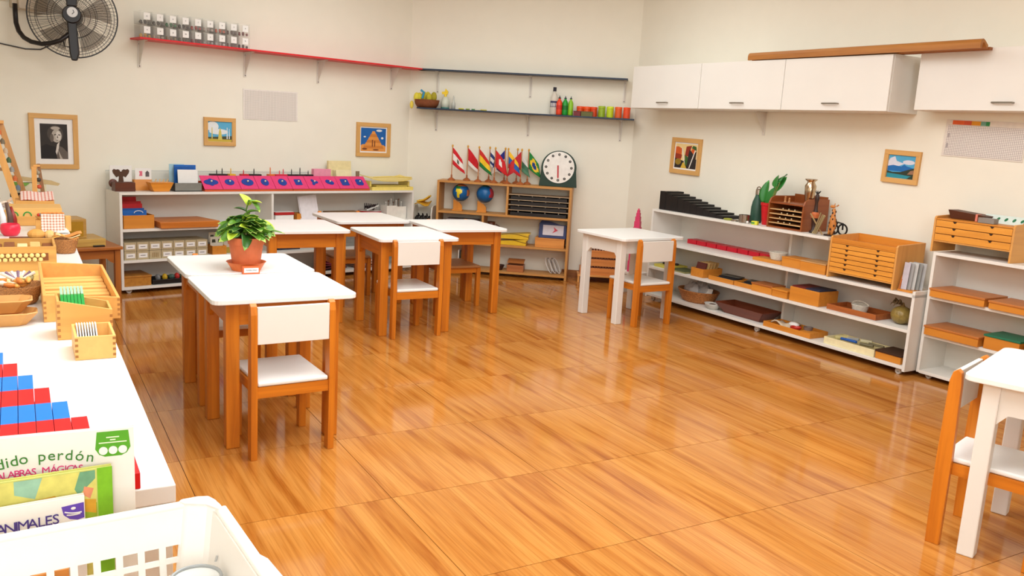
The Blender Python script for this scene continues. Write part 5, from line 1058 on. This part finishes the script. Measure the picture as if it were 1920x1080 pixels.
# leaning wooden ladder frames (near the far end of the counter)
t = cput('hanging_frame', 'tall leaning wooden frame with bells hanging along its side', 'frame', 4.08, .205)
LW_ = Wd((236, 172, 92), .5, .14)
G().hexa([(-.012, 0, 0), (.022, 0, 0), (.022, .02, 0), (-.012, .02, 0), (-.128, 0, .455), (-.092, 0, .455), (-.092, .02, .455), (-.128, .02, .455)]).b('rail', LW_, t, bev=.001)
G().hexa([(.036, .045, 0), (.066, .045, 0), (.066, .065, 0), (.036, .065, 0), (-.078, .025, .455), (-.048, .025, .455), (-.048, .045, .455), (-.078, .045, .455)]).b('rail', Wd((200, 146, 84)), t, bev=.001)
G().box(-.19, -.046, -.002, .047, .4555, .472).b('top_board', LW_, t, bev=.001); G().box(-.26, -.052, .021, .035, .20, .218).b('cross_bar', Wd((190, 150, 100)), t)
for k in range(8):
    u = .10+.11*k; x = .030-.115*u; zz = .455*u; G().lathe([(.003, .03), (.011, .02), (.013, .0)], 12, c=(x, .03, zz)).b('bell', P([(190, 150, 100), (110, 130, 150), (206, 110, 60), (150, 150, 146), (70, 100, 70), (196, 176, 150), (120, 110, 90), (206, 110, 60)][k], .4), t)
t = cput('hanging_frame', 'short upright wooden frame with coloured beads right of the leaning one', 'frame', 3.98, .12)
G().box(-.012, .012, 0, .02, 0, .235).b('rail', LW_, t, bev=.001); G().hexa([(.035, .02, 0), (.06, .02, 0), (.06, .035, 0), (.035, .035, 0), (.016, .02, .25), (.03, .02, .25), (.03, .035, .25), (.016, .035, .25)]).b('rail', Wd((150, 104, 60)), t)
G().box(-.002, .03, .005, .03, .2355, .245).b('top_board', LW_, t)
for k in range(5): G().ball((.026-.002*k, .016, .05+.038*k), .012, 8, 6).b('bead', P([(190, 90, 60), (100, 110, 110), (206, 90, 60), (60, 60, 56), (160, 150, 130)][k], .4), t)
t = cput('toy_stand', 'cream and green curved toy stand behind the two wooden frames', 'toy', 4.20, .13)
G().prism([(-.11, .17), (.10, .14), (.14, .125), (.13, .115), (.09, .12), (-.11, .15)], 'Y', 0, .06).b('roof', P((196, 170, 120), .5), t); G().box(-.10, .07, .005, .055, .072, .128).b('body', P((226, 216, 180), .6), t)
G().box(-.11, .10, -.02, .07, .05, .068).b('dark_board', P((60, 34, 26), .5), t); G().box(-.095, .09, 0, .05, 0, .0495).b('lower_block', P((216, 206, 190), .6), t)
G().prism([(-.09, .135), (-.01, .128), (-.03, .112), (-.09, .115)], 'Y', -.003, -.0003).b('green_patch', P((120, 170, 70), .6), t)
t = cput('glass_balls', 'clear glass balls resting behind the red checked box', 'balls', 3.86, .16)
for q in range(3): G().ball((-.02+.034*q, 0, .018+.0), .017, 14, 10).b('ball', P((190, 200, 200), .1), t, smooth=True)

# ================================================================== wall fan
ft = thing('wall_fan', 'black wall fan with wire cage high on the left wall', 'fan', at('LW', -.235, -.30, 1.86), R(24)); FB = P((24, 18, 18), .35)
g = G(); RF = .262
for rr, yy in ((RF, 0), (RF*.93, -.03), (RF*.78, -.045), (RF*.55, -.055), (RF*.4, -.058)): g.tube([(rr*cos(2*pi*i/48), yy, rr*sin(2*pi*i/48)) for i in range(48)], .0042 if rr == RF else .0016, 6, closed=True)
for k in range(72):
    a = 2*pi*k/72; g.tube([(q*RF*cos(a+w2), y_, q*RF*sin(a+w2)) for q, y_, w2 in ((1, 0, 0), (.9, -.034, .03), (.6, -.053, .08), (.22, -.06, .14))], .0009, 4)
g.b('front_cage', FB, ft)
g = G()
for k in range(60):
    a = 2*pi*k/60; g.tube([(q*RF*cos(a), y_, q*RF*sin(a)) for q, y_ in ((1, .004), (.85, .05), (.25, .07))], .0009, 4)
for rr, yy in ((RF*.85, .05), (RF*.5, .062), (RF*.25, .07)): g.tube([(rr*cos(2*pi*i/40), yy, rr*sin(2*pi*i/40)) for i in range(40)], .0018, 5, closed=True)
g.b('rear_cage', FB, ft)
G().lathe([(.050, -.116), (.056, -.105), (.056, -.05)], 32, M=Matrix.Rotation(R(-90), 4, 'X')).b('hub_disc', FB, ft)
G().lathe([(.031, 0), (.031, .004)], 28, M=Matrix.Translation((.004, -.117, .012)) @ Matrix.Rotation(R(90), 4, 'X')).b('badge', P((214, 214, 214), .3), ft)
G().tube([(.008, -.1215, .026), (.014, -.1215, .012), (.002, -.1215, .0)], .0022, 6).b('badge_mark', P((50, 50, 56), .4), ft)
for k in range(5):
    a0 = 2*pi*k/5+.3; g = G(); g.sheet(lambda u, v: ((.04+.18*u)*cos(a0+(v-.5)*(.5+.35*u)), (.02-.03*(v-.5))*1., (.04+.18*u)*sin(a0+(v-.5)*(.5+.35*u))), 8, 6); g.b('blade', clear((110, 96, 80), .42, .2), ft, solid=.002, smooth=True)
G().lathe([(.03, .0), (.05, .04), (.055, .12), (.04, .16)], 24, M=Matrix.Rotation(R(-90), 4, 'X') @ Matrix.Translation((0, 0, .0)) if False else Matrix.Translation((0, .005, 0)) @ Matrix.Rotation(R(-90), 4, 'X')).b('motor', FB, ft, smooth=True)
G().prism([(-.03, .05), (.03, .05), (.026, -.06), (.036, -.24), (.022, -.285), (-.012, -.285), (-.022, -.24), (-.03, -.06)], 'Y', -.10, -.075).b('neck', FB, ft, bev=.008)
G().tube([(0, -.08, -.10), (0, .0, -.12)], .018, 10).b('joint', FB, ft); G().box(-.03, .03, -.10, -.072, .05, .20).b('motor_cover', FB, ft, bev=.006)
G().tube([(-.02, -.085, -.12), (-.07, -.085, -.165), (-.12, -.075, -.185), (-.18, -.05, -.195), (-.24, -.02, -.185), (-.285, .02, -.16), (-.315, .05, -.12), (-.33, .07, -.07), (-.333, .08, -.02), (-.333, .08, .05)], .0145, 12).b('support_tube', FB, ft, smooth=True)
G().tube([(-.01, -.07, -.2), (-.05, -.07, -.2), (-.06, -.06, -.14)], .0035, 6).b('short_wire', FB, ft)
t = thing('mounting_box', 'beige plastic mounting box on the wall above the fan arm', 'box', at('LW', -.43, -.002, 1.885), ang('LW')); G().box(-.07, .10, -.11, 0, 0, .10).b('body', P((206, 190, 168), .5), t, bev=.003); G().box(-.10, -.071, -.07, 0, .01, .1).b('cover', P((206, 190, 168), .5), t)
tag(G().tube([at('LW', -.30, -.03, 1.68), at('LW', -.36, -.012, 1.645), at('LW', -.45, -.01, 1.64), at('LW', -.56, -.01, 1.655), at('LW', -.72, -.01, 1.68)], .004, 6).b('power_cord', FB), 'thin black cord running along the wall left of the fan', 'cord')
tag(G().box(-.5, -.11, -.02, 0, 0, .02).b('cable_duct', P((226, 212, 192), .6), loc=at('LW', -.43, 0, 1.93), rot=(0, 0, ang('LW'))), 'pale cable duct running left from the mounting box', 'duct')

# ================================================================== books and the white basket in the foreground
def btext(s, size, m_, par, x, zz, rot=0): return text(s, size, m_, 'lettering', par, (x, -.0008, zz), (R(90), -rot, 0))
FRB = R(26)
def book(lab, loc, w_, h, th_, cov, tilt=0):
    t = thing('picture_book', lab, 'book', loc, FRB+tilt); 
    cvr = G().box(-w_, 0, 0, .0015, -h, 0).b('front_cover', cov, t, bev=.0005); G().box(-w_+.002, -.003, .0017, th_-.0017, -h+.003, -.003).b('pages', P((240, 236, 226), .8), t); G().box(-w_, 0, th_-.0015, th_, -h, 0).b('back_cover', cov, t); return t, cvr
BZ = .728
t, c = book('tall white picture book with green and pink title, farthest of three', (-.443, .968, .925), .26, .925-BZ, .008, P((240, 234, 224), .45, .01))
gt, pk = P((60, 124, 40), .6), P((222, 50, 120), .6)
for ch, px_ in zip('Pedidoperdón', (-24, -6, 10, 22, 34, 50, 82, 99, 114, 130, 149, 168)):
    u = (px_-85)/95; btext(ch, .0178, gt, c, -(250-px_)*.00058, -.0262-.0085*u*u, R(-11)*u)
for ch, px_ in zip('PALABRASMÁGICAS', (-3, 8, 18, 28, 38, 47, 57, 67, 88, 102, 114, 123, 131, 140, 150)):
    u = (px_-80)/95; btext(ch, .0118, pk, c, -(250-px_)*.00058, -.0437-.003*u*u, R(-4)*u)
bd = G().prism([(-.040, -.003), (-.006, -.003), (-.004, -.024), (-.008, -.031), (-.014, -.034), (-.032, -.034), (-.038, -.031), (-.042, -.024)], 'Y', -.0006, -.0001).b('badge', P((84, 160, 24), .5), c)
for k in range(3): G().prism(ell(-.0335+.0105*k, -.0265, .0048, .0050, 16), 'Y', -.0011, -.0007).b('badge_dot', CARD, bd)
for k, (x0, x1) in enumerate(((-.030, -.016), (-.026, -.020), (-.038, -.008))): G().box(x0, x1, -.0011, -.0007, -.0108-.0032*k, -.0095-.0032*k).b('badge_line', P((226, 236, 200), .5), bd)
t, c = book('green landscape picture book between the two white books', (-.457, .940, .886), .25, .886-BZ, .008, P((206, 206, 110), .45, .05), R(7))
g = G(); ps = [(0, [(-.25, -.15), (-.017, -.15), (-.017, -.002), (-.25, -.002)]), (1, [(-.25, -.07), (-.16, -.055), (-.09, -.05), (-.017, -.042), (-.017, -.075), (-.25, -.10)]), (2, [(-.10, -.002), (-.072, -.002), (-.080, -.026), (-.10, -.018)]), (3, [(-.034, -.002), (-.018, -.002), (-.018, -.012), (-.036, -.030), (-.040, -.022)]), (4, [(-.10, -.03), (-.06, -.026), (-.05, -.04), (-.10, -.042)]), (5, [(-.030, -.020), (-.020, -.024), (-.024, -.036), (-.032, -.030)]), (4, [(-.034, -.035), (-.018, -.038), (-.018, -.055), (-.034, -.05)]), (2, [(-.19, -.012), (-.15, -.004), (-.15, -.016), (-.18, -.026)]), (5, [(-.15, -.036), (-.135, -.032), (-.138, -.040)]), (6, [(-.016, -.15), (0, -.15), (0, 0), (-.016, 0)])]
for i, (mi, pts) in enumerate(ps): g.mi = mi; g.prism(pts, 'Y', -.0003-.00006*(i+1), -.0001)
g.b('cover_print', [P(q, .6, .12, scale=60) for q in ((216, 206, 106), (150, 176, 40), (150, 190, 160), (110, 160, 120), (214, 160, 40), (222, 140, 100), (120, 180, 24))], c)
t, c = book('smaller white picture book titled ANIMALES with a purple badge, nearest of three', (-.476, .912, .861), .22, .861-BZ, .007, P((240, 234, 224), .45, .01), R(9))
pu = P((70, 50, 130), .6)
for k, ch in enumerate('ANIMALES'): btext(ch, .0165, pu, c, -.0835+(.0, .0088, .0150, .0215, .0305, .0390, .0462, .0535)[k], -.0242+.0001*k, 0)
bd = G().prism([(-.024, -.010), (-.001, -.0085), (-.001, -.027), (-.008, -.0285), (-.016, -.026), (-.022, -.020)], 'Y', -.0006, -.0001).b('badge', P((96, 66, 170), .5), c)
G().tube([(-.021+.0035*i, -.0009, -.0165-.0016*i+.0002*i*i) for i in range(6)], .0008, 5).tube([(-.019+.0035*i, -.0009, -.0205-.0009*i+.0002*i*i) for i in range(5)], .0008, 5).ball((-.012, -.0009, -.0135), .0022, 8, 6, (1.2, .3, .8)).b('badge_mark', CARD, bd)
for k, (ch, q) in enumerate(zip('PRODIGIOSO', ((240, 110, 130), (206, 40, 60), (30, 130, 80), (50, 80, 160), (206, 40, 80), (20, 140, 150), (206, 30, 50), (226, 60, 60), (30, 140, 80), (30, 140, 80)))): btext(ch, .017, P(q, .6), c, -.088+.0078*k, -.0385+.0001*k)
# wooden trough the books stand in
t = thing('book_trough', 'orange wooden trough holding the picture books beyond the white basket', 'trough', (-.472, .892, .70), FRB+R(10))
G().box(-.26, -.015, -.010, .125, .0, .024).b('bottom', PINE, t); G().box(-.26, -.015, -.018, -.0105, .0, .094).b('front_board', Wd((226, 146, 60)), t, bev=.001); G().box(-.26, -.015, .1255, .132, 0, .06).b('back_board', PINE, t)
low = thing('low_table', 'low white table carrying the basket and book trough by the counter', 'table', (-.47, .905, 0), FRB)
G().box(-.40, -.06, -.26, .10, .675, .6995).b('tabletop', TOPW, low, bev=.002)
for x in (-.39, -.10):
    for y in (-.25, .06): G().box(x, x+.03, y, y+.03, 0, .6745).b('leg', WHITE, low)
# basket
BS = P((238, 232, 224), .35, .01); bk = thing('storage_basket', 'white plastic basket with square holes in the foreground corner', 'basket', (-.333, .921, .70), R(34))
RZ = .16; WL, DL = .42, .28; LEAN = .10
def wallpt(u, z_): return u, z_
pit, hw, rp_, rh = .0222, .0150, .0205, .0142
def lattice(name, L_, M):
    g = G(); z1 = .118; n = int((L_-.06)/pit); x0 = .034; xe = x0+n*pit-(pit-hw)
    g.box(0, x0, -.0015, .0015, 0, z1, M); g.box(xe, L_, -.0015, .0015, 0, z1, M)
    for k in range(n-1): g.box(x0+k*pit+hw, x0+(k+1)*pit, -.0015, .0015, 0, z1, M)
    for r_ in range(5): g.box(x0, xe, -.0012, .0012, z1-rp_*(r_+1), z1-rp_*(r_+1)+rp_-rh, M)
    g.box(0, L_, -.0015, .0015, z1, RZ, M); g.box(.0, L_, -.0012, .0012, 0, .014, M)
    g.b(name, BS, bk)
FX = lambda y, a: Matrix.Translation((-.004, y, 0)) @ Matrix.Rotation(R(180), 4, 'Z') @ Matrix.Rotation(R(a), 4, 'X')
lattice('far_wall', WL-.01, FX(-.022, 7)); lattice('near_wall', WL-.01, FX(-DL+.022, -7))
EX = lambda x, a: Matrix.Translation((x, 0, 0)) @ Matrix.Rotation(R(-90), 4, 'Z') @ Matrix.Rotation(R(a), 4, 'X')
for x, a in ((-.024, -7), (-WL+.02, 7)): G().box(.004, DL-.004, -.0015, .0015, 0, RZ, EX(x, a)).b('end_wall', BS, bk)
G().box(-WL+.022, -.026, -DL+.024, -.024, 0, .004).b('bottom', BS, bk)
rim = []; rr_ = .022
for (x, y, a0) in ((-rr_, -rr_, 0), (-WL+rr_, -rr_, 90), (-WL+rr_, -DL+rr_, 180), (-rr_, -DL+rr_, 270)):
    for k in range(6): a = R(a0+18*k); rim.append((x+rr_*cos(a), y+rr_*sin(a)-.001, RZ+.0005))
g = G(); g.tube(rim, .0045, 10, closed=True); g.b('rim', BS, bk, smooth=True)
g = G()
for k in range(4):
    pass
pr = [(-.034, .0), (-.030, .004), (-.012, .004), (-.001, .0), (.003, -.012), (.003, -.034), (.0, -.038), (-.010, -.02), (-.03, -.008)]
V = []
for zz, sh in ((.0, -.024), (.06, -.014), (.13, -.004), (RZ+.002, 0), (RZ+.007, -.003)): V.append([g.bm.verts.new((x+sh*.9+(0 if zz < RZ+.005 else -.001), y+sh*.9, zz)) for x, y in pr])
for A_, B_ in zip(V, V[1:]):
    for i in range(len(pr)): g._f([A_[i], A_[(i+1) % len(pr)], B_[(i+1) % len(pr)], B_[i]])
g._f(V[0][::-1]); g._f(V[-1]); g.b('corner_post', BS, bk, bev=.002, smooth=False)
g = G(); g.prism([(-.03, 0), (-.06, -.004), (-.10, -.020), (-.18, -.020), (-.22, -.004), (-.25, 0), (-.25, .0045), (-.03, .0045)], 'X', .0, .006); g.b('handle', BS, bk, (.002, 0, RZ), bev=.002)
g = G(); g.tube([(.006, -.10, RZ-.022), (.020, -.13, RZ-.024), (.022, -.17, RZ-.024), (.006, -.20, RZ-.022)], .0075, 10); g.b('grip', BS, bk, smooth=True)
for k in range(5): G().tube([(-.0125, -.055-.002*k, .06+.014*k), (-.0115, -.058-.002*k, .068+.014*k)], .0011, 5).b('moulded_mark', P((196, 192, 186), .4), bk)
jar = thing('plastic_jar', 'translucent grey-rimmed plastic jar standing inside the white basket', 'jar', (-.3113, .8138, .7045), 0)
G().lathe([(.015, 0), (.016, .01), (.0255, .117), (.023, .117), (.013, .008)], 32).b('body', P((226, 226, 222), .25), jar, smooth=True); G().tube([(.025*cos(2*pi*i/32), .025*sin(2*pi*i/32), .1185) for i in range(32)], .0018, 8, closed=True).b('rim', P((150, 152, 150), .2), jar, smooth=True)
G().lathe([(.0222, .108), (.001, .109)], 24).b('contents', P((214, 214, 206), .6), jar)
